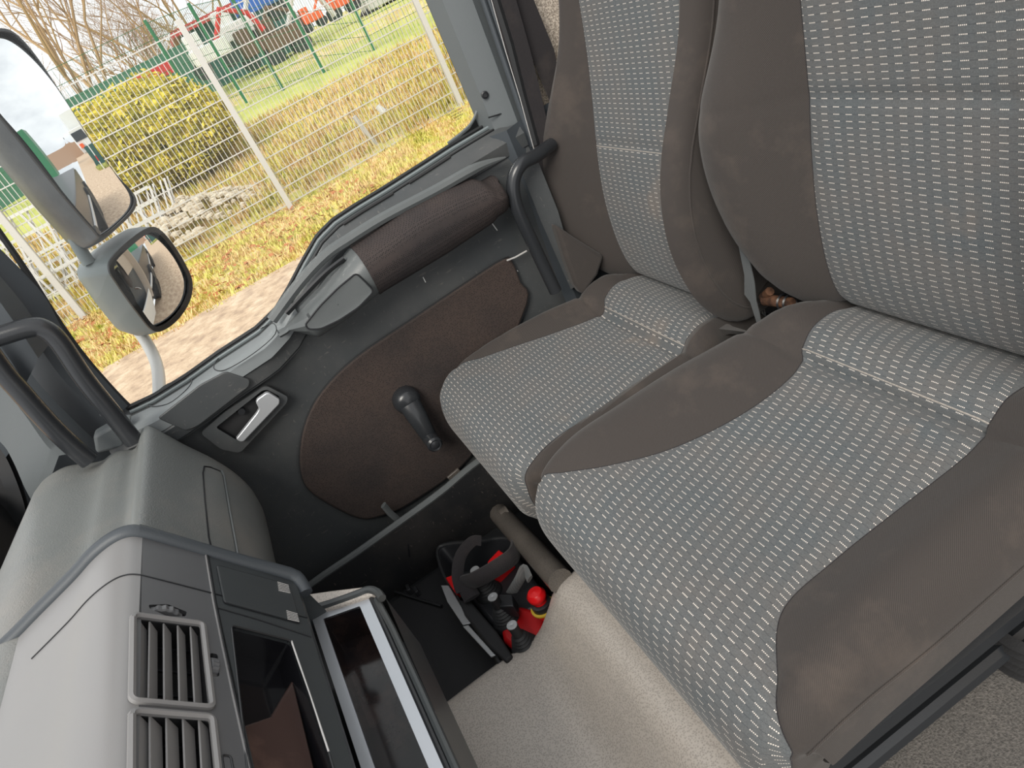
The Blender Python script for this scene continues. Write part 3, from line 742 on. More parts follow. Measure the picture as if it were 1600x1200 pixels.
# ================================================================== DASHBOARD
dash = thing('dashboard', 'grey grained dashboard with a sharp crest and a lidded glovebox front', 'dashboard', (.8, .45, -.95))
prof = [(.555, -.47), (.548, -.43), (.535, -.406), (.50, -.400), (.46, -.404), (.415, -.412), (.392, -.410), (.376, -.415), (.362, -.423), (.348, -.418), (.336, -.405), (.326, -.400), (.317, -.405), (.306, -.430), (.292, -.465), (.270, -.515), (.257, -.560), (.253, -.605), (.262, -.650), (.283, -.69), (.315, -.722), (.36, -.74), (.50, -.74)]
pr = smooth_path([Vector((0, a, b)) for a, b in prof], 5)
xs_ = [-.45, 0, .3, .5, .6, .7, .8, .9, 1.0, 1.1, 1.16, 1.20, 1.225, 1.24, 1.248, 1.25]
cen = Vector((0, .42, -.56)); rows = []
for x in xs_:
    k = max(0, (x - 1.19) / .06); sh = .020 * (1 - math.sqrt(max(0, 1 - k * k)))
    taper = sstep(.95, 1.25, x)
    rw = []
    for p in pr:
        d = (cen - p).normalized(); q = p + d * sh
        valley = 0
        q = q + Vector((x, 0, 0))
        if .385 < p.y < .54 and p.z > -.5: q.z += .012 * math.sin(PI * (p.y - .385) / .155) ** 2 * (1 - sstep(1.0, 1.14, x))
        # the far end of the top follows the windscreen pillar
        k_ = sstep(.40, .52, p.y) if p.z > -.5 else (1 if p.y > .5 else 0)
        q.y -= .03 * taper * k_; q.z += .012 * taper * k_
        rw.append(q)
    rows.append(rw)
m = MB().grid(rows); k = len(pr); m.f.append(tuple(range(len(m.v) - k, len(m.v))))
db = m.done('dash_body', 'dash', dash, angle=60)
def facepl(pix, lift=0.0): # on the sloping front of the dash
    return [on(a, b, (0, .292, -.465), Vector((0, -.90, .42)).normalized()) for a, b in pix]
fn = Vector((0, -.90, .42)).normalized()
def dash_front(a, b):
    """point of the dash front surface hit by a picture ray"""
    d = Vector(M @ np.array([a - 800., b - 600., F])); best = None
    for i in range(len(pr) - 1):
        p, q = pr[i], pr[i + 1]; nn = Vector((0, (q - p).z, -(q - p).y))
        if p.y > .33 or abs(d.dot(nn)) < 1e-9: continue
        t = p.dot(nn) / d.dot(nn); h = d * t
        if min(p.z, q.z) - 1e-4 <= h.z <= max(p.z, q.z) + 1e-4 and t > 0: best = h if best is None or h.x < best.x else best
    return best if best is not None else on(a, b, (0, .292, -.465), fn)
gb = [(331, 862), (326, 840), (320, 780), (317, 740), (319, 729), (328, 730), (345, 737), (349, 745), (358, 800), (371, 872)]
MB().tube([dash_front(a, b) for a, b in gb], .0016, 5).done('glovebox_seam', 'black', dash)
MB().tube([dash_front(a, b) + Vector((0, -.002, .001)) for a, b in gb[6:]], .0018, 5).done('glovebox_edge', 'door_lite', dash)
# ---- centre console: turned slightly towards the driver
cu = Vector((math.cos(.03), math.sin(.03), 0))          # along the console, away from the driver
con = thing('centre_console', 'light grey centre console with two air vents and storage trays', 'console', (.55, .3, -.62))
E0 = Vector((.80, 0, 0))
def cp(y, z, a): # a metres towards the driver from the far end
    return Vector((.80, y, z)) - cu * a
Pc = [(.60, -.420), (.481, -.400), (.42, -.384), (.372, -.371), (.345, -.362), (.325, -.358), (.309, -.358), (.298, -.362), (.290, -.370)]
Pc = smooth_path([Vector((0, a, b)) for a, b in Pc], 4); r1 = Vector((.80, .290, -.370)); r2 = Vector((.80, .195, -.532))
aa = [0, .01, .04, .06, .1, .2, .35, .55, .75]
rows = [[cp(p.y, p.z, a) for p in Pc] for a in aa]
m = MB().grid(rows); cb = m.done('console_body', 'console', con, angle=60)
# far end wall
endp = [cp(p.y, p.z, .001) for p in Pc] + [cp(.195, -.532, .001), cp(.19, -.60, .001), cp(.30, -.66, .001), cp(.60, -.66, .001)]
m = MB(); m.f.append(tuple(range(len(endp)))); m.v += endp; m.uv += [(0, 0)] * len(endp); m.done('console_end', 'console_dark', con)
# lip trim around the far end
lipP = [cp(p.y, p.z, -.004) for p in Pc] + [cp(.258, -.425, -.004), cp(.228, -.476, -.004), cp(.198, -.522, -.002), cp(.192, -.535, .004), cp(.192, -.545, .02)]
MB().tube(smooth_path(lipP, 2), .0095, 10).done('console_lip', 'pillar_dark', con)
# seam across the top
MB().tube([cp(p.y, p.z + .0004, .082) for p in Pc if p.y < .42] + [cp(.290 - .095 * t, -.370 - .162 * t, .082) + Vector((0, -.0004, 0)) for t in (.1, .3, .6, 1)], .0009, 4).done('top_seam', 'black', con)
# front face with holes
tdir = (Vector((0, .195 - .290, -.532 + .370))).normalized(); fn = cu.cross(tdir).normalized()
fn = fn if fn.y < 0 else -fn
def fp(pix, rnd=0, lift=0):
    P = [on(a, b, r1, fn) for a, b in pix]
    if rnd: P = round_poly(P, rnd)
    return [p + fn * lift for p in P]
def fpt(a, t): return r1 - cu * a + tdir * t
Lf = (r2 - r1).length
faceo = [fpt(0, 0), fpt(.75, 0), fpt(.75, Lf), fpt(0, Lf)]
v1 = fp([(207, 962), (316, 976), (331, 1107), (205, 1096)], .006)
v2 = fp([(205, 1112), (331, 1122), (350, 1300), (203, 1300)], .006)
tr1 = fp([(361, 978), (455, 1002), (513, 1175), (545, 1290), (395, 1290), (384, 1180)], .005)
tr0 = fp([(338, 885), (450, 915), (467, 975), (350, 943)], .003)
w1 = fp([(232, 945), (262, 944), (292, 956), (290, 963), (262, 963), (234, 951)], .002)
w2 = fp([(328, 1020), (340, 1022), (343, 1057), (331, 1057)], .003)
sa, sb_ = fp([(322, 868), (392, 1215)]); ta = (sa - r1).dot(tdir); tb_ = (sb_ - r1).dot(tdir); aa_ = -(sb_ - r1).dot(cu); te = ta + (tb_ - ta) * .75 / aa_
m = MB(); holed(m, [fpt(0, 0), fpt(.75, 0), fpt(.75, te), fpt(0, ta)], [v1, v2, w1, w2], fn, .004); m.done('vent_face', 'console_shaded', con, smooth=False)
m = MB(); holed(m, [fpt(0, ta), fpt(.75, te), fpt(.75, Lf), fpt(0, Lf)], [tr1], fn, .004); m.done('tray_face', 'console_dark', con, smooth=False)
m = MB().grid([[fpt(a, Lf) for a in (0, .75)], [fpt(a, Lf) + Vector((0, .004, -.02)) for a in (0, .75)], [fpt(a, Lf) + Vector((0, .03, -.09)) for a in (0, .75)]]); m.done('console_skirt', 'console_dark', con)
def cavity(loop, depth, name, mat, par, shr=.0):
    inner = [p - fn * depth for p in (shrink(loop, shr) if shr else loop)]
    m = MB().grid([loop, inner], closed=True); m.f.append(tuple(range(len(loop), 2 * len(loop)))); return m.done(name, mat, par)
def rim(loop, r, name, mat, par): return MB().tube([p + fn * r * .3 for p in loop + [loop[0]]], r, 6).done(name, mat, par)
for vi, (vl, top_, bot_, sh) in enumerate(((v1, [(209, 966), (233, 969), (255, 972), (277, 975), (297, 977), (313, 979)], [(207, 1096), (231, 1098), (256, 1101), (280, 1103), (304, 1106), (327, 1107)], 0),
                             (v2, [(208, 1114), (233, 1116), (259, 1118), (285, 1120), (310, 1122), (328, 1123)], [(204, 1300), (234, 1300), (262, 1300), (292, 1300), (320, 1300), (347, 1300)], 0))):
    fr = rim(vl, .0032, 'vent_frame', 'console', con)
    cavity(vl, .035, 'vent_duct', 'black_matte', fr)
    for i in range(5):
        a0 = fp([top_[i]])[0]; b0_ = fp([bot_[i]])[0]
        if i == 0: a0, b0_ = a0.lerp(fp([top_[1]])[0], .3), b0_.lerp(fp([bot_[1]])[0], .3)
        # slat: thin blade leaning back towards the crest side
        bd = (-fn * .009 + tdir * (.0115 if vi == 0 else .014))
        MB().prism([a0 - fn * .002, b0_ - fn * .002, b0_ - fn * .002 + bd, a0 - fn * .002 + bd], cu.cross(bd).cross(cu) if False else bd.cross(cu), .0018).done('vent_slat', 'console', fr, bevel=.0006)
    for k_ in range(7):
        a0 = fp([top_[0]])[0].lerp(fp([bot_[0]])[0], (k_ + .5) / 7) - fn * .024; b0_ = fp([top_[5]])[0].lerp(fp([bot_[5]])[0], (k_ + .5) / 7) - fn * .024
        if k_ % 2 == 0: MB().tube([a0, b0_], .0015, 4).done('vent_rear_slat', 'black', fr)
def wheel(loop, axis_dir, r, name='thumb_wheel'):
    cavity(loop, .01, 'wheel_slot', 'black_matte', con)
    c = sum(loop, Vector()) / len(loop) - fn * (r - .004)
    m = MB(); prof_ = [(r * .9, -.004), (r, -.003), (r, .003), (r * .9, .004), (0, .004)]
    seg = 40; ax = axis_dir.normalized(); a = fn; b = ax.cross(a); rows = []
    for rr, h in [(0, -.004)] + prof_:
        rows.append([c + ax * h + (a * math.cos(2 * PI * k / seg) + b * math.sin(2 * PI * k / seg)) * max(1e-4, rr * (1 if k % 2 else .94)) for k in range(seg)])
    m.grid(rows, closed=True).done(name, 'console_shaded', con, smooth=False)
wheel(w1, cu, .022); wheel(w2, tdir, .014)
w3 = fp([(346, 1180), (360, 1182), (368, 1225), (352, 1225)], .003); rim(w3, .001, 'lower_wheel_slot', 'black', con)
# lidded cover with ribs near the far end
cov = [p + fn * .0 for p in tr0]
cv = MB().prism([p for p in cov], fn, .002).done('cover_panel', 'console_dark', con, bevel=.0008); rim([p + fn * .001 for p in tr0], .0008, 'cover_seam', 'black', cv)
for (x0, y0) in ((432, 912), (446, 957)):
    for k_ in range(6):
        a0, b0_ = fp([(x0 + k_ * .4, y0 + k_ * 2.6), (x0 + 17 + k_ * .6, y0 + 5 + k_ * 2.4)]); MB().tube([a0 + fn * .0025, b0_ + fn * .0025], .0005, 4).done('cover_rib', 'galv', cv)
# vertical seam between the vent field and the tray field, bright edge
MB().tube([p + fn * .0005 for p in fp([(321, 866), (333, 940), (345, 1000), (362, 1080), (392, 1215)])], .0012, 4).done('face_seam', 'console', con)
MB().tube([p + fn * .0002 for p in fp([(324, 866), (336, 940), (348, 1000), (365, 1080), (395, 1215)])], .0016, 4).done('face_gap', 'black', con)
MB().tube([p + fn * .0002 for p in fp([(338, 950), (400, 968), (486, 996)])], .0009, 4).done('tray_seam', 'black', con)
# storage tray: glossy insert with a step
tc_ = cavity(tr1, .03, 'storage_tray', 'gloss', con, 0)
rim(tr1, .0012, 'tray_edge', 'black', tc_)
MB().tube([p + fn * .001 for p in fp([(455, 1003), (484, 1088), (513, 1176)])], .0011, 4).done('tray_highlight', 'galv', tc_)
MB().prism(fp([(385, 1112), (436, 1096), (470, 1040), (520, 1230), (400, 1240)], 0, -.016), -fn, .012).done('tray_floor', 'gloss_brown', tc_, bevel=.003)  # brown plate carrying the tray's painted reflection

# ---- lower drawer unit with silver frame
lo = thing('ash_drawer', 'silver framed open drawer with glossy black inside, below the console face', 'drawer', (.68, .16, -.85))
q0 = Vector((.80, .205, -.600)); sn = Vector((0, -.10, .995)); sn = (sn - cu * sn.dot(cu)).normalized()
def sp_(pix, rnd=0, lift=0):
    P = [on(a, b, q0, sn) for a, b in pix]
    if rnd: P = round_poly(P, rnd)
    return [p + sn * lift for p in P]
fo = sp_([(486, 962), (577, 934), (695, 1200), (731, 1282), (591, 1282)], .003)
fi = sp_([(506, 968), (563, 948), (672, 1187), (720, 1300), (640, 1290), (588, 1160)], .002)
fi = sp_([(505, 967), (562, 947), (670, 1200), (703, 1276), (612, 1276), (572, 1160)], .002)
m = MB(); holed(m, fo, [fi], sn, .003); ff = m.done('drawer_frame', 'silver', lo, smooth=False)
inner = [p - sn * .05 for p in fi]; m = MB().grid([fi, inner], closed=True); m.f.append(tuple(range(len(fi), 2 * len(fi)))); m.done('drawer_well', 'gloss', ff)
P = [p - sn * .004 for p in sp_([(486, 958), (566, 928), (600, 930), (612, 958), (716, 1195), (755, 1290), (590, 1290)])]
m = MB(); m.grid([P, [p - Vector((0, 0, .10)) for p in P]], closed=True); m.f.append(tuple(range(len(P)))[::-1]) if False else None
m.done('drawer_side', 'console_dark', lo)
# dark edge mouldings along the passenger-side edge
for pix, r_, mt in (([(580, 934), (603, 985), (652, 1095), (712, 1230)], .0035, 'black'), ([(588, 936), (614, 985), (660, 1085), (725, 1230)], .0045, 'console_dark'), ([(593, 943), (625, 1005), (657, 1080)], .0012, 'galv'), ([(658, 1085), (688, 1145), (722, 1215)], .0016, 'console')):
    MB().tube(sp_(pix, 0, -.001), r_, 8).done('drawer_moulding', mt, lo)
# pale padded cap at the far end with a brown roll
P = sp_([(470, 934), (520, 927), (570, 921), (584, 923), (592, 932), (575, 936), (530, 951), (488, 962)], 0, .0)
MB().prism([p - sn * .02 for p in P], sn, .026).done('drawer_cap', 'tunnel', lo, bevel=.003)
MB().tube(smooth_path(sp_([(486, 958), (520, 948), (560, 934), (578, 927), (592, 930), (600, 940)], 0, .006), 4), .0055, 8).done('cap_roll', 'console_dark', lo)
# block below
MB().prism([Vector((.78, .16, -.70)), Vector((.78, .5, -.70)), Vector((.78, .5, -1.0)), Vector((.78, .18, -1.0))], (-1, 0, 0), .9).done('console_foot', 'black_matte', lo)

# ---- front pillar, windscreen rubber, grab rails
fp_ = thing('trim_2', 'grey moulded front pillar cover at the left edge of the picture', 'pillar trim', (1.25, .45, -.38), kind='structure')
def strip(cols, name, mat, par, sm=5):
    m = MB().grid([smooth_path(c, sm) for c in cols]); return m.done(name, mat, par)
# sheet between the window and the rail
strip([pts(0, 1.34, (-60, 330), (58, 448), (95, 508), (130, 556), (200, 634)), pts(0, 1.325, (-75, 345), (45, 458), (82, 515), (118, 566), (188, 645)), pts(0, 1.31, (-90, 380), (15, 478), (60, 540), (105, 600), (178, 668)), pts(0, 1.33, (-110, 420), (-20, 500), (20, 545), (70, 610), (150, 690))], 'pillar_sheet', 'pillar_dark', fp_)
strip([pts(0, 1.30, (-120, 330), (-30, 400), (40, 480), (75, 540)), pts(0, 1.27, (-120, 390), (-30, 440), (20, 500), (60, 560)), pts(0, 1.28, (-120, 440), (-40, 500), (0, 540), (40, 600))], 'pillar_upper', 'pillar_dark', fp_)
strip([pts(0, 1.25, (-60, 500), (0, 560), (45, 610), (95, 672), (130, 705)), pts(0, 1.24, (-60, 540), (0, 600), (40, 650), (72, 695), (92, 712)), pts(0, 1.27, (-60, 640), (0, 690), (20, 720), (40, 765), (60, 800))], 'pillar_cover', 'pillar', fp_)
MB().prism([Vector((1.375, y, z)) for y, z in ((.375, -.75), (.375, .6), (.63, .6), (.63, -.75))], (1, 0, 0), .02).done('pillar_core', 'pillar_dark', fp_)
for a in ((5, 452), (163, 645)):
    MB().lathe(at(*a, 0, 1.300), (-1, 0, .2), [(.007, -.004), (.0075, .002), (.005, .004), (0, .003)], 14).done('screw', 'steel', fp_)
strip([pts(0, 1.29, (-10, 688), (12, 720), (34, 775), (45, 820)), pts(0, 1.31, (-30, 700), (-5, 740), (12, 790), (10, 850))], 'windscreen_rubber', 'rubber', fp_)
strip([pts(0, 1.30, (20, 700), (36, 760), (46, 800), (42, 830)), pts(0, 1.32, (-40, 780), (-10, 830), (-20, 880), (-30, 900))], 'screen_edge', 'black_matte', fp_)
P = smooth_path(pts(0, 1.20, (-60, 545), (0, 525), (45, 512), (68, 514), (92, 534), (130, 590), (170, 640), (210, 690)), 8)
MB().tube(P, .0145, 14).done('grab_handle', 'rail', None, label='black grab rail bent at its top, nearest the side window', cat='grab handle')
P = smooth_path(pts(0, 1.20, (-60, 490), (0, 575), (30, 610), (70, 655), (105, 690), (140, 720)), 6)
MB().tube(P, .015, 14).done('grab_handle', 'rail', None, label='straight black grab rail rising from the dash at the left edge', cat='grab handle')
m = MB().box(at(113, 700, 0, 1.2), (.012, .02, .012)).done('rail_bracket', 'rust', fp_)
P = [at(145, 682, 0, 1.25), at(180, 662, 0, 1.25), at(205, 655, 0, 1.25), at(195, 700, 0, 1.25), at(150, 710, 0, 1.25)]
MB().prism(P, (1, 0, 0), .03).done('rail_foot', 'pillar', fp_, bevel=.006)

# ================================================================== BOX WITH REMOTE CONTROL
bx = thing('black_crate', 'open black crate with a worn rim standing in the footwell', 'crate', (1.03, -.01, -.98))
def fl(px, py, z): return at(px, py, 2, z)
rimp = [(684, 860), (700, 850), (745, 846), (800, 842), (850, 880), (880, 930), (850, 990), (793, 1040), (770, 1018), (740, 975), (712, 930), (692, 895)]
T_ = smooth_path([fl(a, b, -.925) for a, b in rimp], 4, True); c = sum(T_, Vector()) / len(T_)
Bt = [Vector((c.x + (p.x - c.x) * .80, c.y + (p.y - c.y) * .80, -.985)) for p in T_]; Ti = [c + (p - c) * .95 for p in T_]; Bi = [Vector((c.x + (p.x - c.x) * .80, c.y + (p.y - c.y) * .80, -.98)) for p in Ti]
m = MB().grid([Bt, T_, Ti, Bi], closed=True); m.f.append(tuple(range(len(Bt)))); m.f.append(tuple(range(len(m.v) - len(Bt), len(m.v)))); m.done('crate_shell', 'black', bx)
MB().tube(T_ + [T_[0]], .004, 6).done('crate_rim', 'rubber', bx)
P = [fl(a, b, -.918) for a, b in ((690, 916), (702, 916), (737, 975), (724, 978), (700, 942))]; MB().prism(P, (0, 0, 1), .003).done('rim_plate', 'steel', bx, bevel=.001)
P = [fl(a, b, -.918) for a, b in ((724, 980), (733, 978), (775, 1025), (768, 1028))]; MB().prism(P, (0, 0, 1), .003).done('rim_plate', 'steel', bx, bevel=.001)
rc = thing('crane_remote', 'red crane remote control with joysticks and red stop button in the black crate', 'remote control', (1.02, -.02, -.96))
MB().prism([fl(a, b, -.925) for a, b in ((778, 962), (812, 945), (858, 958), (838, 1015), (815, 1024), (785, 1000))], (0, 0, -1), .05).done('controller_body', 'red_dark', rc, bevel=.008)
MB().prism([fl(a, b, -.930) for a, b in ((712, 905), (800, 858), (858, 935), (820, 960), (775, 985))], (0, 0, -1), .05).done('controller_base', 'black', rc, bevel=.008)
MB().prism([fl(a, b, -.908) for a, b in ((715, 935), (735, 940), (775, 985), (800, 1024), (790, 1034), (760, 1005), (725, 960))], (0, 0, -1), .03).done('control_panel', 'black_matte', rc, bevel=.004)
MB().prism([fl(a, b, -.905) for a, b in ((752, 905), (762, 876), (779, 858), (798, 872), (775, 895))], (0, 0, -1), .03).done('red_guard', 'red', rc, bevel=.003)
MB().prism([fl(a, b, -.905) for a, b in ((695, 902), (711, 896), (712, 912), (708, 922))], (0, 0, -1), .03).done('red_corner', 'red', rc, bevel=.003)
def joystick(px, py, h=.055):
    top_ = fl(px, py, -.868); rr = [(.028, -h - .012), (.026, -h - .004)]
    for i in range(6): rr += [(.024 - i * .0022, -h + i * .0055), (.020 - i * .0022, -h + i * .0055 + .0028)]
    rr += [(.0085, -.018), (.0085, -.004), (.0095, -.003), (.0095, 0), (.006, .0008), (0, .0008)]
    j = MB().lathe(top_, (0, .0, 1), rr, 20).done('joystick', 'rubber', rc)
    MB().lathe(top_, (0, 0, 1), [(.0092, .0), (.0088, .0014), (.003, .0016), (0, .001)], 18).done('joystick_cap', 'steel', j)
joystick(742, 891); joystick(770, 933); joystick(800, 977)
t0 = fl(836, 927, -.868)
sb = MB().lathe(t0, (.05, 0, 1), [(.016, -.05), (.016, -.028), (.0115, -.026), (.0115, -.016), (.015, -.013), (.0165, -.008), (.0165, -.003), (.012, .003), (0, .005)], 24).done('stop_button', 'red', rc)
MB().lathe(t0, (.05, 0, 1), [(.022, -.036), (.022, -.033), (.016, -.032)], 24).done('button_ring', 'yellow', sb)
MB().lathe(t0, (.05, 0, 1), [(.018, -.034), (.018, -.022), (.0125, -.020)], 24).done('button_base', 'black', sb)
bg_ = thing('carry_strap', 'dark padded shoulder strap looped over the remote control', 'strap', (1.03, .0, -.93))
P = smooth_path([fl(a, b, z) for a, b, z in ((738, 935, -.90), (728, 912, -.885), (745, 905, -.87), (775, 888, -.865), (802, 868, -.868), (806, 850, -.88))], 6)
MB().tube(P, .016, 10, flat=.45, up=(0, 0, 1)).done('padded_strap', 'webbing', bg_)
P = smooth_path([fl(a, b, z) for a, b, z in ((722, 925, -.89), (715, 900, -.875), (720, 868, -.87), (738, 846, -.872), (752, 845, -.88))], 6)
MB().tube(P, .011, 8, flat=.25, up=(1, 0, 0)).done('thin_strap', 'webbing', bg_)
P = smooth_path([fl(a, b, z) for a, b, z in ((800, 925, -.90), (812, 905, -.875), (820, 890, -.868), (828, 905, -.875))], 6)
MB().tube(P, .012, 8, flat=.3, up=(1, 0, 0)).done('grey_strap', 'webbing_grey', bg_)
P = [fl(a, b, -.885) for a, b in ((779, 928), (800, 928), (802, 947), (780, 948))]; MB().prism(P, (0, 0, -1), .03).done('strap_buckle', 'black', bg_, bevel=.002)

# ================================================================== OUTSIDE MIRRORS
def mirror(name, label, outline, p0, nn, depth, shell, frame_w, gm='mirror_glass', RC=1.5):
    t = thing(name, label, 'wing mirror', p0)
    P = smooth_path([on(a, b, p0, nn) for a, b in outline], 6, True); c = sum(P, Vector()) / len(P)
    out_ = [p + (p - c).normalized() * frame_w for p in P]
    RM = max((p - c).length_squared for p in P)
    m = MB().grid([[c + (p - c) * q + nn * ((.5 * RM - q * q * (p - c).length_squared) / (2 * RC)) for p in P] for q in (1, .93, .86, .78, .7, .6, .5, .4, .3, .2, .1, .01)], closed=True); m.done('mirror_face', gm, t, angle=180)
    back = [c - nn * depth + (p - c) * .70 for p in out_]; mid_ = [c - nn * depth * .45 + (p - c) * 1.04 for p in out_]
    fr = [p + nn * .004 for p in P]; fo_ = [p + nn * .003 for p in out_]
    MB().grid([P, fr, fo_, [p - nn * .004 for p in out_]], closed=True).done('mirror_frame', 'black', t)
    m = MB().grid([[p - nn * .002 for p in out_], [p - nn * depth * .2 + (p - c) * .03 for p in out_], mid_, [c - nn * depth * .8 + (p - c) * .93 for p in out_], back], closed=True); m.f.append(tuple(range(len(m.v) - len(P), len(m.v))))
    m.done('mirror_shell', shell, t)
    return t, c
n1 = Vector((-.66, -.75, 0.02)).normalized()
big = [(3, 50), (30, 62), (62, 100), (100, 160), (140, 225), (178, 272), (205, 302), (207, 322), (188, 345), (158, 367), (140, 352), (96, 300), (40, 228), (-8, 170), (-40, 120), (-40, 60)]
t1, c1_ = mirror('main_mirror', 'large door mirror at top left reflecting cloudy sky and a gravel yard', big, Vector((1.80, .22, -.02)), n1, .12, 'mirror_back', .006, RC=1.3)
n2 = Vector((-.70, -.68, -.12)).normalized()
small = [(180, 408), (205, 383), (232, 364), (248, 367), (266, 388), (284, 418), (293, 440), (290, 465), (275, 490), (255, 507), (238, 508), (215, 478), (190, 443), (178, 425)]
t2, c2_ = mirror('wide_angle_mirror', 'small grey wide angle mirror below the large door mirror', small, Vector((1.80, .25, -.30)), n2, .14, 'mirror_shell', .012, RC=.40)
ma = thing('mirror_arm', 'grey tubular arm carrying the two door mirrors', 'mirror arm', (1.72, .33, -.55))
MB().tube(smooth_path([on(a, b, (1.82, .30, -.3), n1) for a, b in ((100, 330), (120, 380), (140, 412))], 4), .014, 10).done('upper_tube', 'mirror_shell', ma)
MB().tube(smooth_path([Vector(p) for p in (at(205, 505, 0, 1.86), at(222, 525, 0, 1.84), at(238, 552, 0, 1.78), at(247, 580, 0, 1.70), at(249, 620, 0, 1.62))], 5), .0135, 12).done('lower_tube', 'galv', ma)

# ================================================================== OUTDOORS
G = -1.8
m = MB(); rows = []
random.seed(11)
GZ = interp([0, 10.4, 12, 13, 16, 19, 40], [G, G, G + .28, G + .45, G + .8, G + 1.4, G + 1.5])
def gz(x, y):
    return GZ(x) + .04 * math.sin(x * 2.1 + y) * math.sin(y * 1.7) * sstep(7.6, 9, x)
gx = [1.5, 2.5, 3.5, 4.5, 5.5, 6.5, 7, 7.5, 8, 8.5, 9, 9.5, 10, 10.5, 11, 11.5, 12, 12.5, 13, 13.5, 14, 15, 16, 18, 20, 24, 30, 40, 60, 100, 200]
gy = [-200, -100, -60, -40, -30, -24, -20] + [-18 + i * 1.0 for i in range(40)] + [24, 30, 50, 100, 200]
rows = [[Vector((x, y, gz(x, y))) for y in gy] for x in gx]
MB().grid(rows).done('ground', 'ground', None, kind='structure', label='rough yellow green verge and ditch outside', cat='ground')
rows = [[Vector((x, y, G + .03 + .01 * math.sin(y * 3 + x))) for y in [-90 + i * 2.5 for i in range(60)]] for x in (1.2, 3, 5, 6.3, 7.35, 7.5)]
m = MB().grid(rows); m.done('gravel_track', 'gravel', None, kind='structure', label='sandy gravel track between truck and fence', cat='track')
rows = [[Vector((x, y, gz(x, y) + .04)) for y in [-40 + i * 2 for i in range(24)]] for x in (15.3, 17, 20, 24, 30, 40)]
MB().grid(rows).done('lawn', 'lawn', None, kind='structure', label='green lawn beyond the ditch', cat='lawn')
# grass tufts as one stuff object
def tufts(name, n, xr, yr, h, mat, label, dens=None, seed=1, w_=.012):
    random.seed(seed); m = MB(); V, Fc = [], []
    for i in range(n):
        x, y = random.uniform(*xr), random.uniform(*yr)
        if dens and not dens(x, y): continue
        z = gz(x, y)
        for k in range(4):
            a = random.uniform(0, 2 * PI); hh = h * random.uniform(.5, 1.2); lean = Vector((math.cos(a), math.sin(a), 0)) * hh * random.uniform(.2, .9)
            px = Vector((-math.sin(a), math.cos(a), 0)) * w_ * random.uniform(.6, 1.6); b = Vector((x + random.uniform(-.05, .05), y + random.uniform(-.05, .05), z - .01))
            j = len(V); V += [b - px, b + px, b + lean + Vector((0, 0, hh))]; Fc.append((j, j + 1, j + 2))
    m.v = V; m.f = Fc; m.uv = [(0, 0)] * len(V)
    return m.done(name, mat, None, smooth=False, recalc=False, label=label, cat='grass', kind='stuff')
tufts('verge_grass', 9000, (7.4, 10.6), (-6, 6), .085, 'grass', 'short yellow green verge grass in front of the fence', seed=2)
tufts('tall_grass', 9000, (10.7, 15.5), (-8, 5), .19, 'grass', 'taller dry grass growing behind the mesh fence', seed=4, w_=.016)
random.seed(5); V, Fc = [], []
for i in range(900):
    x, y = random.uniform(7.6, 10.4), random.uniform(-1.5, 5); z = gz(x, y) + .05; a = random.uniform(0, 2 * PI); r_ = random.uniform(.02, .05)
    u_ = Vector((math.cos(a), math.sin(a), random.uniform(-.3, .3))) * r_; v_ = Vector((-math.sin(a), math.cos(a), random.uniform(0, .6))) * r_ * .7; c = Vector((x, y, z)); j = len(V)
    V += [c - u_, c - v_, c + u_, c + v_]; Fc.append((j, j + 1, j + 2, j + 3))
m = MB(); m.v = V; m.f = Fc; m.uv = [(0, 0)] * len(V); m.done('fallen_leaves', 'deadleaf', None, smooth=False, recalc=False, label='brown fallen leaves scattered over the verge', cat='leaves', kind='stuff')

# mesh fence of galvanised panels
FH = .82 * 2.95
fe = thing('mesh_fence', 'pale galvanised wire mesh fence with square posts along the verge', 'fence', (10.4, 0, G))
Fx = [(10.55, 8.3), (10.42, 5.35), (10.37, 2.43), (10.31, -.52), (10.65, -3.40), (11.0, -6.3), (11.3, -9.2), (11.6, -12.1)]
top_z = at(285, 40, 0, 10.31).z; FH = top_z - G
for i, (x, y) in enumerate(Fx):
    MB().box((x - .04, y, G + FH / 2 + .02), (.075, .075, FH + .1)).done('fence_post', 'galv', fe, bevel=.005)
for (x0, y0), (x1, y1) in zip(Fx, Fx[1:]):
    a, b = Vector((x0, y0, 0)), Vector((x1, y1, 0)); m = MB(); n_r = 50; n_h = 12
    for k in range(1, n_r):
        p = a.lerp(b, k / n_r); m.tube([p + Vector((0, 0, G + .04)), p + Vector((0, 0, G + FH - .02))], .0055, 4, caps=False)
    for k in range(n_h):
        z = G + .06 + (FH - .1) * k / (n_h - 1)
        m.tube([a + Vector((-.008, 0, z)), b + Vector((-.008, 0, z))], .0095, 4, caps=False)
    m.done('mesh_panel', 'galv', fe)
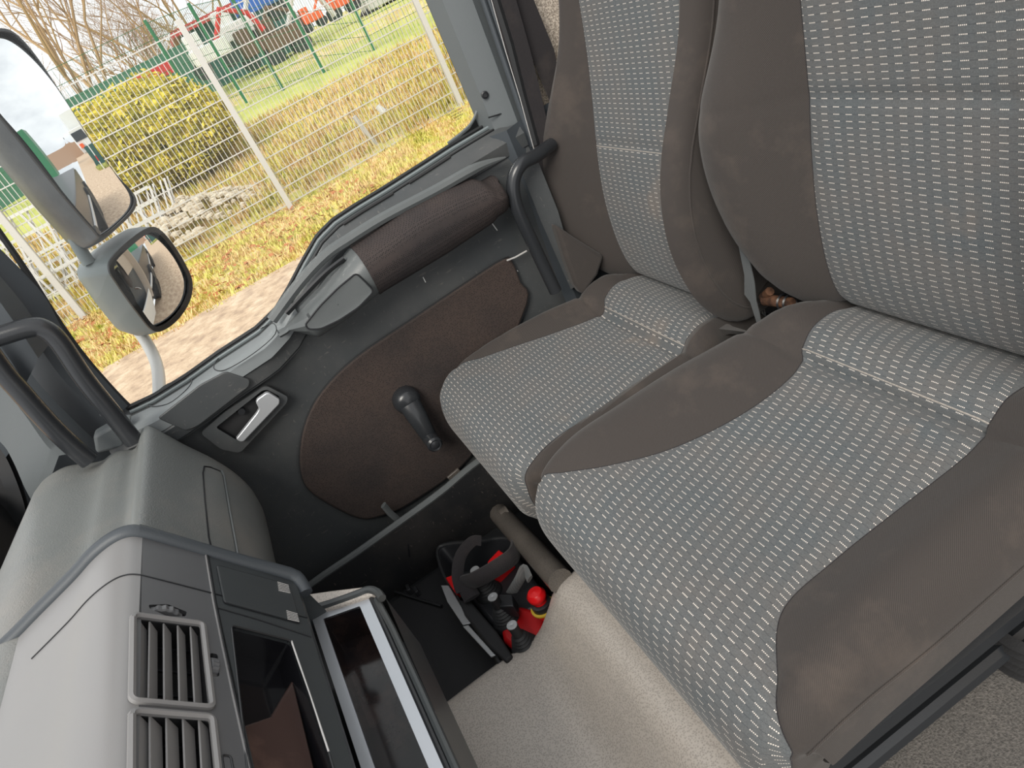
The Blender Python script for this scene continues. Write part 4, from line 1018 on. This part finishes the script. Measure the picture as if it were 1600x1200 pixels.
# green boundary fence further back: posts and thin wires
gf = thing('green_fence', 'green wire fence with thin dark green posts beyond the ditch', 'fence', (17, -4, G))
gp = [(600, 108), (509, 118), (442, 140), (368, 130), (300, 150)]
GP = [Vector((16.2 + .25 * i, 0, 0)) for i in range(5)]; gq = []
for (a, b), g in zip(gp, GP):
    p = at(a, b, 0, g.x); p.z = min(p.z, gz(p.x, p.y) + .2); q = p + Vector((0, 0, 1.9)); gq.append(p)
    MB().tube([p - Vector((0, 0, .1)), q], .035, 6).done('fence_post', 'green_paint', gf)
gq = [gq[0] + Vector((.3, -5, 0)), gq[0] + Vector((.1, -2.4, 0))] + gq + [gq[-1] + Vector((.1, 2.5, 0)), gq[-1] + Vector((.1, 5, 0))]
m = MB()
for a, b in zip(gq, gq[1:]):
    for k in range(7): m.tube([a + Vector((0, 0, .1 + k * .29)), b + Vector((0, 0, .1 + k * .29))], .006, 3, caps=False)
    for k in range(24): p = a.lerp(b, k / 24); m.tube([p, p + Vector((0, 0, 1.85))], .004, 3, caps=False)
m.done('wire_mesh', 'green_paint', gf)
# hedge: many leaf cards around displaced bodies
def bush(name, blobs, n, leaf, mat, label, cat, seed=0, core='hedge'):
    random.seed(seed); t = thing(name, label, cat, (blobs[0][0][0], blobs[0][0][1], G))
    mc = MB()
    for c, r in blobs: mc.ball(c, Vector(r) * .86, 12, .08)
    mc.done('branch_core', mat, t)
    V, Fc = [], []
    for i in range(n):
        c, r = random.choice(blobs); d = Vector((random.gauss(0, 1), random.gauss(0, 1), random.gauss(0, 1))).normalized()
        p = Vector(c) + Vector((d.x * r[0], d.y * r[1], d.z * r[2])) * random.uniform(.84, 1.08)
        u_ = Vector((random.gauss(0, 1), random.gauss(0, 1), random.gauss(0, 1))).normalized() * leaf; v_ = u_.orthogonal().normalized() * leaf * .6
        j = len(V); V += [p - u_, p - v_, p + u_, p + v_]; Fc.append((j, j + 1, j + 2, j + 3))
    m = MB(); m.v = V; m.f = Fc; m.uv = [(0, 0)] * len(V); m.done('leaves', mat, t, smooth=False, recalc=False, kind='stuff'); return t
hb = []
for px, py, rz, ry in ((140, 232, .55, .9), (175, 222, .75, .9), (215, 205, .85, .9), (255, 190, .9, .9), (295, 195, .85, .8), (320, 195, .6, .6), (200, 260, .6, .9), (240, 250, .6, .9), (290, 232, .6, .8)):
    p = at(px, py, 0, 13.4); hb.append((p, (.8, ry * .75, rz * .8)))
bush('hedge', hb, 15000, .05, 'hedge', 'large yellow green shrub behind the mesh fence', 'shrub', 3)
# rubble pile, steel pallets
random.seed(9); m = MB(); c = at(292, 325, 0, 11.7); cz = GZ(11.7)
for i in range(420):
    a = random.uniform(0, 2 * PI); rr = random.random() ** .6; h = (1 - rr) * .40
    p = Vector((c.x + math.cos(a) * rr * .9, c.y + math.sin(a) * rr * 1.15, cz - .05 + h + random.uniform(0, .05))); s_ = random.uniform(.03, .085)
    m.ball(p, (s_ * random.uniform(.7, 1.3), s_ * random.uniform(.7, 1.5), s_ * .6), 3, .25)
m.done('rubble_pile', 'stone', None, smooth=False, kind='stuff', label='low heap of pale broken rubble behind the fence', cat='rubble')
for i, (px, py, wd, lab) in enumerate(((60, 470, 1.4, 'white steel lattice frame leaning behind the fence at far left'), (20, 390, 1.6, 'grey steel lattice stack left of the small mirror'), (215, 350, .8, 'grey steel grid between mirrors and rubble heap'))):
    c = at(px, py, 0, 11.7); c.z = max(c.z, G + .3); t = thing('steel_lattice', lab, 'lattice frame', (c.x, c.y, G), 'steel lattices behind the fence')
    m = MB(); zb, zt = G, c.z + .35
    for k in range(8):
        y = c.y - wd / 2 + wd * k / 7; m.tube([Vector((11.6, y, zb)), Vector((11.9, y + (.25 if k % 2 else -.25), zt))], .022, 4); m.tube([Vector((11.6, y, zb)), Vector((11.95, y - .3, zt))], .016, 4)
    m.done('lattice_bars', 'galv', t); m = MB()
    for k in range(6):
        z = zb + (zt - zb) * k / 5; m.box((11.6 + .06 * k, c.y, z), (.04, wd, .04))
    m.done('lattice_rails', 'white_paint', t)
# pale stake and cup behind the fence
p = at(595, 235, 0, 10.9); p.z = G - .05
MB().tube([p, p + Vector((0, .12, .62))], .035, 8).done('marker_stake', 'galv', None, label='short pale blue grey stake behind the fence', cat='stake')
p = at(595, 171, 0, 10.6); MB().lathe(p, (0, .4, .9), [(0, -.05), (.05, -.05), (.04, .06), (0, .06)], 12).done('paper_cup', 'white_paint', None, label='small white tag on the fence wire', cat='tag')

# background yard: green screen, red roofed shed, machines
def bx3(name, lab, cat, c, d, mat, **k): return MB().box(c, d).done(name, mat, None, label=lab, cat=cat, bevel=.01, **k)
q0_, q1_ = at(100, 160, 0, 19), at(300, 75, 0, 22)
MB().prism([Vector((19, q0_.y + 2.6, G)), Vector((22, q1_.y, G)), Vector((22, q1_.y, .95)), Vector((19, q0_.y + 2.6, .85))], (1, 0, 0), .2).done('green_screen', 'green_wall', None, label='long green screen wall beyond the shrub', cat='wall screen')
sh = thing('shed', 'dark green shed with a red roof edge at the top', 'shed', (24, -3, G))
a, b = at(278, 50, 0, 23.5), at(385, 0, 0, 23.5)
MB().prism([Vector((23.5, a.y, G)), Vector((23.5, b.y - 1, G)), Vector((23.5, b.y - 1, a.z - .1)), Vector((23.5, a.y, a.z - .1))], (1, 0, 0), 4).done('shed_wall', 'dkgreen', sh)
MB().box((25.4, (a.y + b.y) / 2 - .4, a.z - .02), (4.4, abs(a.y - b.y) + 1.2, .16)).done('shed_roof', 'roof_red', sh)
def machine(name, lab, cat, px, py, x, cols, sc_, grp=None, seed=0):
    random.seed(seed); c = at(px, py, 0, x); t = thing(name, lab, cat, (c.x, c.y, c.z - .6), grp)
    m = MB(); m.box(c, (sc_, sc_ * 1.2, sc_ * .45)); m.box(c + Vector((0, sc_ * .3, sc_ * .4)), (sc_ * .7, sc_ * .5, sc_ * .5)); m.done('body', cols[0], t, bevel=.03)
    m = MB(); m.tube([c + Vector((0, -.3 * sc_, .1)), c + Vector((0, -.9 * sc_, .9 * sc_)), c + Vector((0, -1.6 * sc_, .5 * sc_)), c + Vector((0, -1.8 * sc_, -.1 * sc_))], .09 * sc_, 6); m.done('arm', cols[1], t)
    for s_ in (-1, 1):
        for k in (-1, 1): MB().lathe(c + Vector((s_ * .35 * sc_, k * .45 * sc_, -.35 * sc_)), (1, 0, 0), [(0, -.1 * sc_), (.28 * sc_, -.1 * sc_), (.28 * sc_, .1 * sc_), (0, .1 * sc_)], 14).done('wheel', 'rubber', t)
    return t
machine('white_tipper', 'white machine with a red part behind the fence posts', 'machine', 328, 82, 19.5, ('white_paint', 'red'), .75, seed=1)
machine('white_loader', 'white box bodied machine near the shed wall', 'machine', 372, 46, 20.5, ('white_paint', 'galv'), .8, seed=2)
machine('orange_excavator', 'small orange excavator behind the green fence', 'machine', 487, 28, 20, ('orange', 'orange'), .42, seed=3)
machine('orange_digger', 'orange digger at the top edge of the window', 'machine', 530, 2, 21, ('orange', 'galv'), .6, seed=4)
machine('blue_trailer', 'blue trailer at the top edge beside the shed', 'machine', 398, 5, 21.5, ('blue', 'blue'), .9, seed=5)
machine('brown_skip', 'rust brown machine between the green fence posts', 'machine', 440, 60, 20, ('rust', 'galv'), .8, seed=6)
machine('rust_trailer', 'rust brown low trailer left of the orange excavator', 'machine', 402, 72, 20, ('rust', 'rust'), .7, seed=8)
machine('grey_trailer', 'pale grey machine right of the orange excavator', 'machine', 590, -2, 22, ('galv', 'galv'), .8, seed=7)
bx3('red_heap', 'faded red container behind the shrub', 'container', at(240, 118, 0, 18.2), (.5, .9, .22), 'roof_red')
# leafless trees
def tree(name, lab, base_, height, seed, lean=(0, 0), spread=.45, levels=6, r0=.11, mat='bark'):
    random.seed(seed); t = thing(name, lab, 'tree', base_); m = MB(); tw = MB()
    def grow(p, d, L, r_, lv):
        P = [p]; q = p; dd = d.copy()
        for k in range(4):
            dd = (dd + Vector((random.gauss(0, .08), random.gauss(0, .08), random.gauss(.03, .06)))).normalized(); q = q + dd * L / 4; P.append(q)
        (m if lv > 3 else tw).tube(P, [r_ * (1 - .45 * k / 4) for k in range(5)], 5 if lv > 3 else 3, caps=False)
        if lv <= 0: return
        nb_ = random.choice((2, 3)) if lv > 1 else 3
        for k in range(nb_ + (1 if lv > 2 else 0)):
            a = Vector((random.gauss(0, 1), random.gauss(0, 1), random.gauss(0, .5))).normalized()
            nd = (dd + a * spread * random.uniform(.7, 1.5)).normalized(); s_ = random.choice((2, 3, 4, 4)) if k else 4
            grow(P[s_], nd, L * random.uniform(.62, .82), r_ * .55, lv - 1)
    grow(Vector(base_), Vector((lean[0], lean[1], 1)).normalized(), height * .36, r0, levels)
    m.done('trunk', mat, t); tw.done('twigs', 'twig', t, recalc=False); return t
def tb(px, py, x): p = at(px, py, 0, x); return Vector((p.x, p.y, G))
tree('bare_tree', 'leafless tree with yellowish bark rising left of the shed', tb(172, 118, 23), 8.0, 21, (0, .12), .5, 6, .105)
tree('bare_tree', 'leafless leaning tree nearest the large mirror', tb(125, 140, 22), 9.0, 5, (0, .10), .42, 6, .085)
tree('bare_tree', 'leafless tree half hidden behind the top of the large mirror', tb(85, 165, 24), 9.0, 8, (0, .16), .45, 6, .09)
for i, (px, py, x, lab) in enumerate(((240, 60, 30, 'bushy bare tree behind the left end of the shed roof'), (285, 40, 32, 'bushy bare tree rising above the red roof'), (335, 10, 33, 'bushy bare tree above the middle of the shed'), (190, 90, 34, 'thin bare tree far behind the fence'), (215, 80, 36, 'distant bare tree next to the shed'), (60, 130, 34, 'distant bare tree behind the mirror'))):
    tree('bare_tree', lab, tb(px, py, x), 8.5 if i < 3 else 5.5, 40 + i, (0, 0), .6, 6, .10)

# what the mirrors look back at: yard behind the truck
body = thing('truck_body', 'white truck body side stretching back behind the cab', 'truck body', (.2, -4, G))
MB().box((.3, -4.6, -.72), (2.2, 7, .5)).done('body_side', 'black', body, bevel=.02)
MB().box((.3, -4.6, -.50), (2.14, 7, .04)).done('side_board', 'white_paint', body)
MB().prism([Vector((1.405, y, z)) for y, z in ((.34, -.85), (-.9, -.85), (-.9, -1.35), (.34, -1.35))], (1, 0, 0), .02).done('cab_skin', 'white_paint', body, bevel=.005)
MB().box((.3, -4.6, -1.1), (2.1, 7, .35)).done('chassis', 'black', body)
for y in (-2.2, -5.6, -6.8): MB().lathe((1.35, y, G + .5), (1, 0, 0), [(0, -.15), (.5, -.15), (.5, .12), (.3, .14), (0, .05)], 24).done('wheel', 'rubber', body)
MB().tube([Vector((1.42, -1.1, -.95)), Vector((1.42, -8, -.95))], .03, 6).done('side_rail', 'galv', body)
tk = thing('parked_truck', 'white lorry parked behind green netting, seen in the large mirror', 'truck', (3.7, -27, G))
MB().box((3.9, -27, .3), (2.3, 2.4, 2.3)).done('cab', 'white_paint', tk, bevel=.08)
MB().box((3.7, -25.78, .75), (1.7, .06, .8)).done('windscreen', 'darkglass', tk)
MB().box((3.7, -25.7, -.45), (1.9, .2, .5)).done('grille', 'galv', tk, bevel=.03)
MB().box((4.6, -31, 1.6), (2.6, 5, 3.2)).done('box_body', 'white_paint', tk)
MB().box((3.2, -25.6, -.1), (.5, .3, .4)).done('orange_cover', 'orange', tk)
ng = thing('netting_fence', 'dark green netting around the yard, seen in the large mirror', 'fence', (5.2, -20, G))
MB().box((5.4, -20, G + .8), (5.0, .05, 1.6)).done('netting', 'dkgreen', ng)
pl_ = thing('marker_pole', 'white and red marker pole seen in the large mirror', 'pole', (3.2, -17, G))
MB().tube([Vector((3.2, -17, G)), Vector((3.2, -17, G + 1.9))], .05, 8).done('pole', 'white_paint', pl_); MB().tube([Vector((3.2, -17, G + .6)), Vector((3.2, -17, G + .95))], .052, 8).done('red_band', 'red', pl_)
bx3('green_shed', 'green shed far behind the truck, seen in the large mirror', 'shed', (-6, -34, G + 3), (7, 3, 6), 'green_paint')
MB().box((2, -60, G + 1.2), (50, 2, 3.4)).done('distant_hedge', 'twig', None, label='brown distant tree line seen in the large mirror', cat='tree line')
tufts('yard_grass', 2500, (2.8, 8), (-19.8, -17.2), .2, 'lawn', 'patch of green grass by the netting fence', seed=14, w_=.03)
